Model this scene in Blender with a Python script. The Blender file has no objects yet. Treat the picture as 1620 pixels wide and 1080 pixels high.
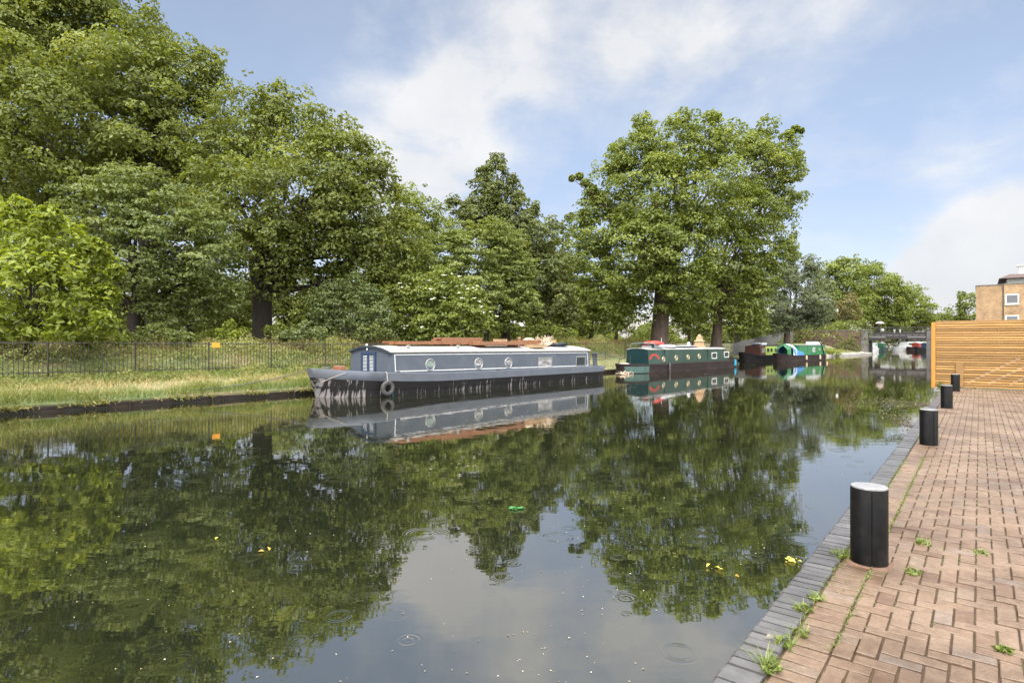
import bpy, bmesh, math, random
import numpy as np
from mathutils import Vector, Matrix, noise as mnoise

random.seed(7)
rng = np.random.default_rng(11)
S = bpy.context.scene
COL = S.collection
F, CX, HY, HC = 930.0, 810.0, 540.0, 1.6      # focal length (px of the 1620 frame), principal point, eye height
WZ = -0.6                                      # water level
YAW = math.radians(38.5)
DV = Vector((math.sin(YAW), math.cos(YAW), 0))   # along the right quay
RV = Vector((math.cos(YAW), -math.sin(YAW), 0))  # across the quay, away from the water
QO = Vector((0.9126, 2.7556, 0))                 # a point on the quay's edge
def at(px, py, Y): return Vector(((px - CX) / F * Y, Y, HC - (py - HY) / F * Y))
def quay(t, s, z=0.0): return QO + DV * t + RV * s + Vector((0, 0, z))

# ------------------------------------------------------------------ materials
def new_mat(name):
    m = bpy.data.materials.new(name); m.use_nodes = True
    nt = m.node_tree; nt.nodes.clear()
    out = nt.nodes.new('ShaderNodeOutputMaterial')
    return m, nt, out
def N(nt, typ, **kw):
    n = nt.nodes.new(typ)
    for k, v in kw.items():
        if k.startswith('i_'):
            key = k[2:]
            n.inputs[int(key) if key.isdigit() else key.replace('_', ' ')].default_value = v
        else: setattr(n, k, v)
    return n
def L(nt, a, b): nt.links.new(a, b)
def ramp(nt, fac, stops):
    r = nt.nodes.new('ShaderNodeValToRGB')
    el = r.color_ramp.elements
    while len(el) < len(stops): el.new(0.5)
    for e, (p, c) in zip(el, stops): e.position = p; e.color = (*c, 1) if len(c) == 3 else c
    if fac is not None: L(nt, fac, r.inputs[0])
    return r
def math_n(nt, op, a, b=None, clamp=False):
    n = nt.nodes.new('ShaderNodeMath'); n.operation = op; n.use_clamp = clamp
    for k, v in enumerate((a, b)):
        if v is None: continue
        if isinstance(v, (int, float)): n.inputs[k].default_value = v
        else: L(nt, v, n.inputs[k])
    return n.outputs[0]
def mixc(nt, fac, a, b, blend='MIX'):
    n = nt.nodes.new('ShaderNodeMix'); n.data_type = 'RGBA'; n.blend_type = blend
    for idx, v in ((0, fac), (6, a), (7, b)):
        if isinstance(v, (int, float)): n.inputs[idx].default_value = v
        elif isinstance(v, tuple): n.inputs[idx].default_value = (*v, 1) if len(v) == 3 else v
        else: L(nt, v, n.inputs[idx])
    return n.outputs[2]

def surf(name, c1, c2=None, rough=0.6, scale=4.0, stretch=(1, 1, 1), bump=0.0, metal=0.0, dirt=None, dirt_amt=0.5, spec=0.4, tint=False, rvar=0.15):
    """painted / timber / stone surface: two tones broken up by noise, optional dirt patches"""
    m, nt, out = new_mat(name)
    p = N(nt, 'ShaderNodeBsdfPrincipled'); L(nt, p.outputs[0], out.inputs[0])
    tc = N(nt, 'ShaderNodeTexCoord'); mp = N(nt, 'ShaderNodeMapping'); mp.inputs['Scale'].default_value = stretch
    L(nt, tc.outputs['Object'], mp.inputs[0])
    nz = N(nt, 'ShaderNodeTexNoise', i_Scale=scale, i_Detail=6.0, i_Roughness=0.65); L(nt, mp.outputs[0], nz.inputs[0])
    c2 = c2 or tuple(x * 0.72 for x in c1)
    c1 = tuple(x * 0.84 for x in c1); c2 = tuple(x * 0.84 for x in c2)
    if dirt: dirt = tuple(x * 0.84 for x in dirt)
    col = ramp(nt, nz.outputs[0], [(0.3, c2), (0.68, c1)]).outputs[0]
    if tint:
        at_ = N(nt, 'ShaderNodeAttribute', attribute_name='tint')
        v = math_n(nt, 'MULTIPLY_ADD', at_.outputs['Fac'], 0.6); nt.nodes[-1].inputs[2].default_value = 0.7
        hv = N(nt, 'ShaderNodeHueSaturation'); L(nt, v, hv.inputs['Value']); L(nt, col, hv.inputs['Color']); col = hv.outputs[0]
    if dirt:
        n2 = N(nt, 'ShaderNodeTexNoise', i_Scale=scale * 0.35, i_Detail=8.0, i_Roughness=0.7); L(nt, mp.outputs[0], n2.inputs[0])
        f = ramp(nt, n2.outputs[0], [(0.48, (0, 0, 0)), (0.72, (dirt_amt,) * 3)]).outputs[0]
        col = mixc(nt, f, col, dirt)
    L(nt, col, p.inputs['Base Color'])
    p.inputs['Metallic'].default_value = metal
    p.inputs['Specular IOR Level'].default_value = spec
    r = math_n(nt, 'MULTIPLY_ADD', nz.outputs[0], rvar * 2, clamp=True); nt.nodes[-1].inputs[2].default_value = rough - rvar
    L(nt, r, p.inputs['Roughness'])
    if bump:
        b = N(nt, 'ShaderNodeBump', i_Strength=0.6, i_Distance=bump); L(nt, nz.outputs[0], b.inputs['Height']); L(nt, b.outputs[0], p.inputs['Normal'])
    return m

def foliage(name, dark, mid, light, trans=0.45, gloss=0.018):
    m, nt, out = new_mat(name)
    a = N(nt, 'ShaderNodeAttribute', attribute_name='tint')
    col = ramp(nt, a.outputs['Fac'], [(0.0, dark), (0.5, mid), (1.0, light)]).outputs[0]
    d = N(nt, 'ShaderNodeBsdfDiffuse'); t = N(nt, 'ShaderNodeBsdfTranslucent'); g = N(nt, 'ShaderNodeBsdfGlossy', i_Roughness=0.42)
    g.inputs[0].default_value = (0.9, 0.95, 0.9, 1)
    L(nt, col, d.inputs[0]); tcol = mixc(nt, 1.0, col, (1.15, 1.1, 0.55), 'MULTIPLY'); L(nt, tcol, t.inputs[0])
    m1 = N(nt, 'ShaderNodeMixShader', i_0=trans); L(nt, d.outputs[0], m1.inputs[1]); L(nt, t.outputs[0], m1.inputs[2])
    m2 = N(nt, 'ShaderNodeMixShader', i_0=gloss); L(nt, m1.outputs[0], m2.inputs[1]); L(nt, g.outputs[0], m2.inputs[2])
    L(nt, m2.outputs[0], out.inputs[0])
    return m

def brickwall(name, c1, c2, mortar, scale=1.0, vertical='Y'):
    m, nt, out = new_mat(name)
    p = N(nt, 'ShaderNodeBsdfPrincipled'); L(nt, p.outputs[0], out.inputs[0]); p.inputs['Roughness'].default_value = 0.85
    tc = N(nt, 'ShaderNodeTexCoord'); sx = N(nt, 'ShaderNodeSeparateXYZ'); L(nt, tc.outputs['Object'], sx.inputs[0])
    u = math_n(nt, 'ADD', sx.outputs[0], sx.outputs[1])
    cb = N(nt, 'ShaderNodeCombineXYZ'); L(nt, u, cb.inputs[0]); L(nt, sx.outputs[2], cb.inputs[1])
    br = N(nt, 'ShaderNodeTexBrick', i_Scale=1.0 * scale); br.inputs['Brick Width'].default_value = 0.225; br.inputs['Row Height'].default_value = 0.075
    br.inputs['Mortar Size'].default_value = 0.008
    br.inputs['Color1'].default_value = (*c1, 1); br.inputs['Color2'].default_value = (*c2, 1); br.inputs['Mortar'].default_value = (*mortar, 1)
    L(nt, cb.outputs[0], br.inputs[0])
    nz = N(nt, 'ShaderNodeTexNoise', i_Scale=0.9, i_Detail=7.0, i_Roughness=0.7); L(nt, tc.outputs['Object'], nz.inputs[0])
    v = ramp(nt, nz.outputs[0], [(0.3, (0.55, 0.52, 0.5)), (0.65, (1.1, 1.08, 1.05))]).outputs[0]
    L(nt, mixc(nt, 1.0, br.outputs[0], v, 'MULTIPLY'), p.inputs['Base Color'])
    return m

M = {}
M['steel_black'] = surf('black_paint', (0.006, 0.0055, 0.0055), (0.003, 0.003, 0.003), 0.36, 11, bump=0.0015, spec=0.16, dirt=(0.03, 0.024, 0.021), dirt_amt=0.6)
M['collar'] = surf('reddish_mortar_collar', (0.20, 0.105, 0.065), (0.12, 0.065, 0.042), 0.9, 14, bump=.004, dirt=(.06, .05, .03), dirt_amt=.6)
M['bollard_top'] = surf('glare_pale_top', (0.30, 0.29, 0.285), (0.17, 0.165, 0.16), 0.4, 18, dirt=(.16, .15, .14), dirt_amt=.6)  # pale base colour paints in the glare on the flat top; dirt over it
M['iron'] = surf('fence_iron', (0.022, 0.022, 0.021), (0.04, 0.026, 0.018), 0.6, 14)
M['cedar'] = surf('golden_timber', (0.47, 0.265, 0.088), (0.27, 0.14, 0.04), 0.65, 3.0, (0.6, 0.6, 9), bump=0.002, tint=True)
M['cedar_post'] = surf('orange_post_timber', (0.60, 0.25, 0.035), (0.45, 0.17, 0.025), 0.5, 4.0, (5, 5, 0.6), bump=0.002)
M['bluegrey'] = surf('blue_grey_paint', (0.088, 0.102, 0.122), (0.066, 0.078, 0.095), 0.55, 1.6, (1, 1, 1.5), spec=.3, dirt=(0.15, 0.155, 0.16), dirt_amt=0.4)
M['bluegrey_light'] = surf('pale_blue_grey_paint', (0.142, 0.157, 0.182), (0.108, 0.12, 0.142), 0.45, 1.8, dirt=(0.12, 0.115, 0.11), dirt_amt=0.45)
M['blue_door'] = surf('blue_door_paint', (0.034, 0.06, 0.115), (0.026, 0.046, 0.09), 0.5, 6)
M['white'] = surf('white_paint', (0.78, 0.77, 0.74), (0.6, 0.59, 0.56), 0.45, 5)
M['louvre'] = surf('grimy_white_louvre', (0.50, 0.50, 0.49), (0.33, 0.33, 0.33), 0.6, 9)
M['cream_roof'] = surf('cream_roof_paint', (0.42, 0.385, 0.345), (0.32, 0.29, 0.255), 0.75, 1.5, dirt=(0.33, 0.29, 0.24), dirt_amt=0.5)
M['chrome'] = surf('dull_aluminium', (0.42, 0.42, 0.40), (0.28, 0.28, 0.265), 0.35, 8, metal=0.6)
M['brass'] = surf('brass_ring', (0.62, 0.5, 0.27), (0.45, 0.35, 0.18), 0.35, 8, metal=0.5)
M['glass'] = surf('dark_window_glass', (0.05, 0.06, 0.065), (0.03, 0.035, 0.04), 0.12, 3, spec=0.8, rvar=0.04)
M['glass_green'] = surf('pale_green_glass', (0.30, 0.37, 0.33), (0.19, 0.24, 0.21), 0.15, 5, spec=0.8, rvar=0.05)
M['glass_curtain'] = surf('curtained_glass', (0.5, 0.48, 0.46), (0.1, 0.1, 0.1), 0.2, 3.5, (1, 1, 2.5), spec=0.8, rvar=0.05)
M['timber'] = surf('brown_board', (0.30, 0.135, 0.06), (0.17, 0.07, 0.033), 0.55, 5, (0.7, 5, 5), bump=0.003)
M['timber_red'] = surf('reddish_board', (0.30, 0.145, 0.075), (0.19, 0.085, 0.042), 0.6, 5, (0.7, 5, 5), bump=0.003)
M['timber_pale'] = surf('pale_board', (0.48, 0.34, 0.19), (0.34, 0.22, 0.115), 0.6, 5, (0.7, 5, 5), bump=0.003)
M['drift'] = surf('bleached_wood', (0.68, 0.55, 0.40), (0.45, 0.34, 0.23), 0.75, 8, bump=0.01)
M['edging'] = surf('wet_bank_timber', (0.026, 0.018, 0.014), (0.009, 0.007, 0.006), 0.5, 3.5, (1, 1, 5), bump=0.006, dirt=(0.075, 0.038, 0.024), dirt_amt=0.5, spec=.2)
M['rubber'] = surf('old_tyre_rubber', (0.06, 0.057, 0.053), (0.025, 0.024, 0.023), 0.7, 10, dirt=(0.22, 0.2, 0.18), dirt_amt=0.6)
M['rope'] = surf('weathered_rope', (0.12, 0.12, 0.10), (0.07, 0.07, 0.06), 0.9, 40, bump=0.004)
M['rope_pale'] = surf('pale_rope', (0.5, 0.45, 0.38), (0.35, 0.3, 0.25), 0.9, 40, bump=0.004)
M['rope_teal'] = surf('teal_rope', (0.05, 0.2, 0.22), (0.04, 0.13, 0.15), 0.9, 40)
M['green_dark'] = surf('dark_green_paint', (0.02, 0.052, 0.036), (0.016, 0.04, 0.03), 0.4, 1.5, dirt=(0.06, 0.1, 0.085), dirt_amt=0.5)
M['teal_dark'] = surf('dark_teal_paint', (0.006, 0.03, 0.034), (0.005, 0.022, 0.026), 0.35, 1.8)
M['green_mid'] = surf('mid_green_band_paint', (0.07, 0.13, 0.11), (0.05, 0.1, 0.085), 0.45, 2)
M['hull_brown'] = surf('brown_black_hull', (0.03, 0.019, 0.017), (0.016, 0.011, 0.0105), 0.6, 2.2, (1, 1, 4), spec=.2, dirt=(0.08, 0.052, 0.044), dirt_amt=0.5)
M['hull_black'] = surf('black_hull', (0.009, 0.008, 0.008), (0.005, 0.0045, 0.0045), 0.55, 2.2, (1, 1, 4), spec=.2, dirt=(0.06, 0.05, 0.045), dirt_amt=0.5)
M['red_paint'] = surf('faded_red_paint', (0.36, 0.055, 0.035), (0.25, 0.04, 0.025), 0.5, 7)
M['red_cloth'] = surf('red_cover', (0.62, 0.07, 0.05), (0.45, 0.04, 0.03), 0.6, 3, bump=0.03)
M['canvas_grey'] = surf('grey_green_canvas', (0.16, 0.19, 0.18), (0.1, 0.12, 0.115), 0.75, 4, bump=0.02)
M['white_cloth'] = surf('white_sheet', (0.72, 0.74, 0.76), (0.55, 0.58, 0.62), 0.7, 4, bump=0.02)
M['blue_tarp'] = surf('blue_tarpaulin', (0.07, 0.24, 0.55), (0.045, 0.16, 0.42), 0.4, 3, bump=0.05)
M['dark_tarp'] = surf('dark_blue_tarp', (0.035, 0.05, 0.07), (0.02, 0.025, 0.035), 0.6, 4, bump=0.02)
M['green_bright'] = surf('bright_green_paint', (0.026, 0.18, 0.065), (0.02, 0.135, 0.05), 0.4, 2, dirt=(0.1, 0.25, 0.12), dirt_amt=0.4)
M['lime'] = surf('lime_paint', (0.42, 0.52, 0.12), (0.33, 0.42, 0.09), 0.45, 2)
M['maroon'] = surf('maroon_wood', (0.10, 0.035, 0.025), (0.06, 0.022, 0.017), 0.5, 4)
M['yellow'] = surf('yellow_plastic', (0.75, 0.4, 0.03), (0.6, 0.3, 0.02), 0.4, 5)
M['orange_sign'] = surf('orange_sign_plate', (0.80, 0.36, 0.03), (0.68, 0.28, 0.02), 0.45, 6)
M['cyan'] = surf('cyan_fender', (0.02, 0.3, 0.45), (0.015, 0.22, 0.35), 0.5, 6)
M['terracotta'] = surf('terracotta', (0.3, 0.11, 0.06), (0.2, 0.075, 0.04), 0.8, 8)
M['bark'] = surf('brown_bark', (0.105, 0.072, 0.05), (0.04, 0.028, 0.021), 0.9, 3.5, (1, 1, 0.35), bump=0.05)
M['bark_dark'] = surf('dark_bark', (0.045, 0.034, 0.026), (0.018, 0.014, 0.011), 0.9, 3.5, (1, 1, 0.35), bump=0.05)
M['stone'] = surf('grey_stone', (0.20, 0.185, 0.175), (0.115, 0.105, 0.10), 0.85, 1.5, bump=0.01, dirt=(0.09, 0.08, 0.07), dirt_amt=0.6)
M['concrete'] = surf('pale_concrete', (0.46, 0.43, 0.39), (0.34, 0.31, 0.28), 0.85, 1.2, dirt=(0.16, 0.15, 0.11), dirt_amt=0.5)
M['girder'] = surf('dark_girder_paint', (0.022, 0.02, 0.02), (0.04, 0.03, 0.027), 0.5, 3)
M['brick_old'] = brickwall('old_stock_brick', (0.15, 0.085, 0.06), (0.10, 0.06, 0.045), (0.12, 0.1, 0.085))
M['brick_yellow'] = brickwall('yellow_stock_brick', (0.38, 0.24, 0.125), (0.30, 0.185, 0.094), (0.31, 0.24, 0.16))
M['brick_quay'] = brickwall('dark_quay_brick', (0.07, 0.05, 0.048), (0.05, 0.036, 0.036), (0.06, 0.05, 0.045))
M['roof_brown'] = surf('brown_roof_edge', (0.10, 0.055, 0.045), (0.07, 0.04, 0.033), 0.6, 3)
M['silver_wood'] = surf('silvered_palings', (0.18, 0.172, 0.16), (0.1, 0.095, 0.088), 0.85, 4, (3, 3, 0.4), dirt=(0.08, 0.075, 0.06), dirt_amt=0.5)
M['coat'] = surf('dark_coat', (0.02, 0.026, 0.03), (0.014, 0.018, 0.02), 0.9, 8)
M['skin'] = surf('skin', (0.5, 0.3, 0.22), (0.42, 0.24, 0.17), 0.6, 8)
M['hair'] = surf('brown_hair', (0.05, 0.03, 0.02), (0.03, 0.018, 0.012), 0.7, 12)
M['trousers'] = surf('dark_trousers', (0.03, 0.03, 0.04), (0.02, 0.02, 0.026), 0.9, 8)
M['umbrella'] = surf('pale_pink_umbrella', (0.72, 0.55, 0.5), (0.62, 0.47, 0.43), 0.6, 3)
M['coping'] = surf('blue_engineering_brick', (0.118, 0.110, 0.105), (0.07, 0.066, 0.063), 0.42, 7, bump=0.002, tint=True, dirt=(0.07, 0.06, 0.055), dirt_amt=0.7, spec=0.5)

# pavers: speckled red-brown clay, damp
def paver_mat():
    m, nt, out = new_mat('clay_paver')
    p = N(nt, 'ShaderNodeBsdfPrincipled'); L(nt, p.outputs[0], out.inputs[0])
    tc = N(nt, 'ShaderNodeTexCoord'); a = N(nt, 'ShaderNodeAttribute', attribute_name='tint')
    n1 = N(nt, 'ShaderNodeTexNoise', i_Scale=70.0, i_Detail=4.0, i_Roughness=0.7); L(nt, tc.outputs['Object'], n1.inputs[0])
    n2 = N(nt, 'ShaderNodeTexNoise', i_Scale=1.3, i_Detail=6.0, i_Roughness=0.65); L(nt, tc.outputs['Object'], n2.inputs[0])
    n3 = N(nt, 'ShaderNodeTexNoise', i_Scale=17.0, i_Detail=5.0, i_Roughness=0.7); L(nt, tc.outputs['Object'], n3.inputs[0])
    base = ramp(nt, a.outputs['Fac'], [(0, (0.108, 0.063, 0.039)), (0.35, (0.148, 0.096, 0.060)), (0.7, (0.163, 0.112, 0.073)), (1, (0.148, 0.112, 0.085))]).outputs[0]
    sp = ramp(nt, n1.outputs[0], [(0.3, (0.62, 0.58, 0.55)), (0.5, (1, 1, 1)), (0.66, (1.0, 1.0, 1.0)), (0.73, (2.1, 2.15, 2.2))]).outputs[0]
    col = mixc(nt, 0.8, base, sp, 'MULTIPLY')
    dirt = ramp(nt, n2.outputs[0], [(0.36, (0.58, 0.53, 0.47)), (0.6, (1.06, 1.06, 1.06))]).outputs[0]
    col = mixc(nt, 0.9, col, dirt, 'MULTIPLY')
    d3 = ramp(nt, n3.outputs[0], [(0.35, (0.8, 0.77, 0.74)), (0.62, (1.08, 1.08, 1.08))]).outputs[0]
    col = mixc(nt, 0.9, col, d3, 'MULTIPLY')
    L(nt, col, p.inputs['Base Color'])
    r = ramp(nt, n2.outputs[0], [(0.35, (0.38,) * 3), (0.65, (0.66,) * 3)]).outputs[0]
    L(nt, r, p.inputs['Roughness']); p.inputs['Specular IOR Level'].default_value = 0.45
    b = N(nt, 'ShaderNodeBump', i_Strength=0.7, i_Distance=0.003); L(nt, n1.outputs[0], b.inputs['Height']); L(nt, b.outputs[0], p.inputs['Normal'])
    return m
M['paver'] = paver_mat()
def joint_mat():
    m, nt, out = new_mat('mossy_joint_sand')
    p = N(nt, 'ShaderNodeBsdfPrincipled'); L(nt, p.outputs[0], out.inputs[0]); p.inputs['Roughness'].default_value = 0.95
    tc = N(nt, 'ShaderNodeTexCoord')
    n1 = N(nt, 'ShaderNodeTexNoise', i_Scale=2.2, i_Detail=8.0, i_Roughness=0.75); L(nt, tc.outputs['Object'], n1.inputs[0])
    c = ramp(nt, n1.outputs[0], [(0.35, (0.04, 0.023, 0.014)), (0.5, (0.06, 0.034, 0.018)), (0.6, (0.065, 0.052, 0.02)), (0.72, (0.055, 0.075, 0.018))]).outputs[0]
    L(nt, c, p.inputs['Base Color'])
    return m
M['joint'] = joint_mat()
def soil_mat():
    m, nt, out = new_mat('bank_soil_and_turf')
    p = N(nt, 'ShaderNodeBsdfPrincipled'); L(nt, p.outputs[0], out.inputs[0]); p.inputs['Roughness'].default_value = 0.95
    tc = N(nt, 'ShaderNodeTexCoord')
    n1 = N(nt, 'ShaderNodeTexNoise', i_Scale=0.5, i_Detail=9.0, i_Roughness=0.7); L(nt, tc.outputs['Object'], n1.inputs[0])
    c = ramp(nt, n1.outputs[0], [(0.3, (0.05, 0.065, 0.02)), (0.48, (0.10, 0.115, 0.04)), (0.6, (0.19, 0.15, 0.075)), (0.72, (0.13, 0.085, 0.05))]).outputs[0]
    L(nt, c, p.inputs['Base Color'])
    return m
M['soil'] = soil_mat()
def hull_streaks():
    m, nt, out = new_mat('black_hull_with_pale_streaks')
    p = N(nt, 'ShaderNodeBsdfPrincipled'); L(nt, p.outputs[0], out.inputs[0]); p.inputs['Roughness'].default_value = 0.55; p.inputs['Specular IOR Level'].default_value = 0.2
    tc = N(nt, 'ShaderNodeTexCoord'); sx = N(nt, 'ShaderNodeSeparateXYZ'); L(nt, tc.outputs['Object'], sx.inputs[0])
    mp = N(nt, 'ShaderNodeMapping'); mp.inputs['Scale'].default_value = (10, 2, 1.0); L(nt, tc.outputs['Object'], mp.inputs[0])
    nz = N(nt, 'ShaderNodeTexNoise', i_Scale=1.0, i_Detail=4.0, i_Roughness=0.6); L(nt, mp.outputs[0], nz.inputs[0])
    n2 = N(nt, 'ShaderNodeTexNoise', i_Scale=0.55, i_Detail=3.0); L(nt, tc.outputs['Object'], n2.inputs[0])
    big = ramp(nt, n2.outputs[0], [(0.42, (0, 0, 0)), (0.55, (1, 1, 1))]).outputs[0]
    bow = ramp(nt, sx.outputs[0], [(0.02, (1, 1, 1)), (0.055, (0, 0, 0))]); bow = bow.outputs[0]
    # x runs 0..17 m; streaks crowd at the bow and amidships, between the waterline and mid hull
    xs = math_n(nt, 'DIVIDE', sx.outputs[0], 17.0)
    rb = ramp(nt, xs, [(0.0, (0.155,) * 3), (0.07, (0.12,) * 3), (0.095, (-0.0,) * 3), (0.26, (0.0,) * 3), (0.36, (0.055,) * 3), (0.6, (0.045,) * 3), (0.68, (0.0,) * 3), (0.82, (0.0,) * 3), (1, (0.05,) * 3)])
    rz = ramp(nt, sx.outputs[2], [(0.0, (0.06,) * 3), (0.05, (0.08,) * 3), (0.25, (0.05,) * 3), (0.42, (0.0,) * 3), (0.75, (0,) * 3)])
    s = math_n(nt, 'ADD', nz.outputs[0], rb.outputs[0]); s = math_n(nt, 'ADD', s, rz.outputs[0])
    f = ramp(nt, s, [(0.66, (0, 0, 0)), (0.74, (0.85,) * 3)]).outputs[0]
    L(nt, mixc(nt, f, (0.006, 0.0052, 0.0052), (0.24, 0.22, 0.21)), p.inputs['Base Color'])
    return m
M['hull_streaks'] = hull_streaks()
def water_mat():
    m, nt, out = new_mat('canal_water')
    tc = N(nt, 'ShaderNodeTexCoord')
    mp = N(nt, 'ShaderNodeMapping'); mp.inputs['Rotation'].default_value = (0, 0, math.radians(-12)); mp.inputs['Scale'].default_value = (0.8, 2.3, 1)
    L(nt, tc.outputs['Object'], mp.inputs[0])
    n1 = N(nt, 'ShaderNodeTexNoise', i_Scale=0.9, i_Detail=3.0, i_Roughness=0.5); L(nt, mp.outputs[0], n1.inputs[0])
    n2 = N(nt, 'ShaderNodeTexNoise', i_Scale=5.0, i_Detail=2.0, i_Roughness=0.5); L(nt, mp.outputs[0], n2.inputs[0])
    # patches where a breath of wind roughens the surface
    n3 = N(nt, 'ShaderNodeTexNoise', i_Scale=0.07, i_Detail=3.0); L(nt, tc.outputs['Object'], n3.inputs[0])
    patch = ramp(nt, n3.outputs[0], [(0.42, (0.12,) * 3), (0.62, (1,) * 3)]).outputs[0]
    h2 = math_n(nt, 'MULTIPLY', n2.outputs[0], patch)
    h = math_n(nt, 'MULTIPLY', n1.outputs[0], 0.0016)
    h = math_n(nt, 'MULTIPLY_ADD', h2, 0.0007); nt.nodes[-1].inputs[2].default_value = 0
    hsum = math_n(nt, 'ADD', math_n(nt, 'MULTIPLY', n1.outputs[0], 0.0016), h)
    # rings left by scattered rain drops
    for sc, keep in ((1.15, 0.5), (2.3, 0.62)):
        v = N(nt, 'ShaderNodeTexVoronoi', voronoi_dimensions='2D', i_Scale=sc); L(nt, tc.outputs['Object'], v.inputs['Vector'])
        sep = N(nt, 'ShaderNodeSeparateColor'); L(nt, v.outputs['Color'], sep.inputs[0])
        r0 = math_n(nt, 'MULTIPLY_ADD', sep.outputs[0], 0.2); nt.nodes[-1].inputs[2].default_value = 0.05
        dd = math_n(nt, 'SUBTRACT', v.outputs['Distance'], r0)
        wave = math_n(nt, 'SINE', math_n(nt, 'MULTIPLY', dd, 120.0 / (sc ** 0.3)))
        env = math_n(nt, 'MULTIPLY', dd, 22.0); env = math_n(nt, 'MULTIPLY', env, env)
        env = math_n(nt, 'POWER', 2.718, math_n(nt, 'MULTIPLY', env, -1.0))
        on = math_n(nt, 'GREATER_THAN', sep.outputs[1], keep)
        fade = math_n(nt, 'MULTIPLY', on, math_n(nt, 'MULTIPLY', sep.outputs[2], 0.0007 / sc))
        ring = math_n(nt, 'MULTIPLY', math_n(nt, 'MULTIPLY', wave, env), fade)
        hsum = math_n(nt, 'ADD', hsum, ring)
    b = N(nt, 'ShaderNodeBump', i_Strength=1.0, i_Distance=1.0); L(nt, hsum, b.inputs['Height'])
    d = N(nt, 'ShaderNodeBsdfDiffuse'); d.inputs[0].default_value = (0.009, 0.011, 0.006, 1)
    g = N(nt, 'ShaderNodeBsdfGlossy', i_Roughness=0.015); g.inputs[0].default_value = (1.0, 0.955, 0.91, 1)
    L(nt, b.outputs[0], g.inputs['Normal'])
    fr = N(nt, 'ShaderNodeFresnel', i_IOR=1.7); L(nt, b.outputs[0], fr.inputs['Normal'])
    fac = math_n(nt, 'MULTIPLY_ADD', fr.outputs[0], 0.68, clamp=True); nt.nodes[-1].inputs[2].default_value = 0.28
    ms = N(nt, 'ShaderNodeMixShader'); L(nt, fac, ms.inputs[0]); L(nt, d.outputs[0], ms.inputs[1]); L(nt, g.outputs[0], ms.inputs[2])
    L(nt, ms.outputs[0], out.inputs[0])
    return m
M['water'] = water_mat()
M['leaf_plane'] = foliage('plane_leaf', (0.080, 0.100, 0.017), (0.147, 0.171, 0.032), (0.233, 0.251, 0.065))
M['leaf_plane_light'] = foliage('light_plane_leaf', (0.090, 0.115, 0.017), (0.162, 0.198, 0.035), (0.257, 0.279, 0.067))
M['leaf_olive'] = foliage('olive_leaf', (0.081, 0.101, 0.025), (0.138, 0.167, 0.044), (0.210, 0.233, 0.076))
M['leaf_lime'] = foliage('yellow_green_leaf', (0.112, 0.147, 0.015), (0.205, 0.247, 0.028), (0.308, 0.341, 0.057), 0.46)
M['leaf_gold'] = foliage('golden_green_leaf', (0.095, 0.122, 0.024), (0.165, 0.198, 0.044), (0.245, 0.268, 0.076))
M['leaf_deep'] = foliage('deep_green_leaf', (0.067, 0.083, 0.022), (0.120, 0.139, 0.038), (0.188, 0.203, 0.062))
M['leaf_hawthorn'] = foliage('grey_green_leaf', (0.085, 0.108, 0.034), (0.14, 0.172, 0.06), (0.205, 0.232, 0.10))
M['leaf_silver'] = foliage('silver_leaf', (0.099, 0.121, 0.067), (0.176, 0.204, 0.119), (0.266, 0.291, 0.181))
M['leaf_rust'] = foliage('rusty_leaf', (0.11, 0.1, 0.04), (0.18, 0.15, 0.065), (0.26, 0.2, 0.1))
M['blossom'] = foliage('white_blossom', (0.55, 0.55, 0.42), (0.7, 0.7, 0.58), (0.8, 0.8, 0.72), 0.2)
M['grass'] = foliage('bank_grass_blade', (0.075, 0.125, 0.018), (0.19, 0.20, 0.05), (0.44, 0.34, 0.17), 0.3, 0.02)
M['undergrowth'] = foliage('undergrowth_leaf', (0.09, 0.12, 0.022), (0.18, 0.21, 0.05), (0.32, 0.29, 0.115), 0.4, 0.02)
M['dry_grass'] = foliage('dry_grass_blade', (0.16, 0.14, 0.05), (0.30, 0.21, 0.085), (0.40, 0.26, 0.11), 0.3, 0.02)
M['weed'] = foliage('weed_leaf', (0.07, 0.105, 0.018), (0.125, 0.165, 0.034), (0.21, 0.23, 0.07), 0.3)
M['sprig'] = foliage('dark_sprig_leaf', (0.05, 0.05, 0.03), (0.09, 0.085, 0.05), (0.16, 0.15, 0.08), 0.2)
M['fallen'] = foliage('fallen_leaf', (0.35, 0.2, 0.04), (0.5, 0.38, 0.07), (0.55, 0.52, 0.12), 0.2)
M['flecks'] = foliage('floating_fleck', (0.2, 0.14, 0.06), (0.42, 0.36, 0.22), (0.62, 0.58, 0.45), 0.1)
M['green_scrap'] = surf('bright_green_scrap', (0.05, 0.2, 0.04), (0.03, 0.12, 0.02), 0.6, 20)

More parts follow.
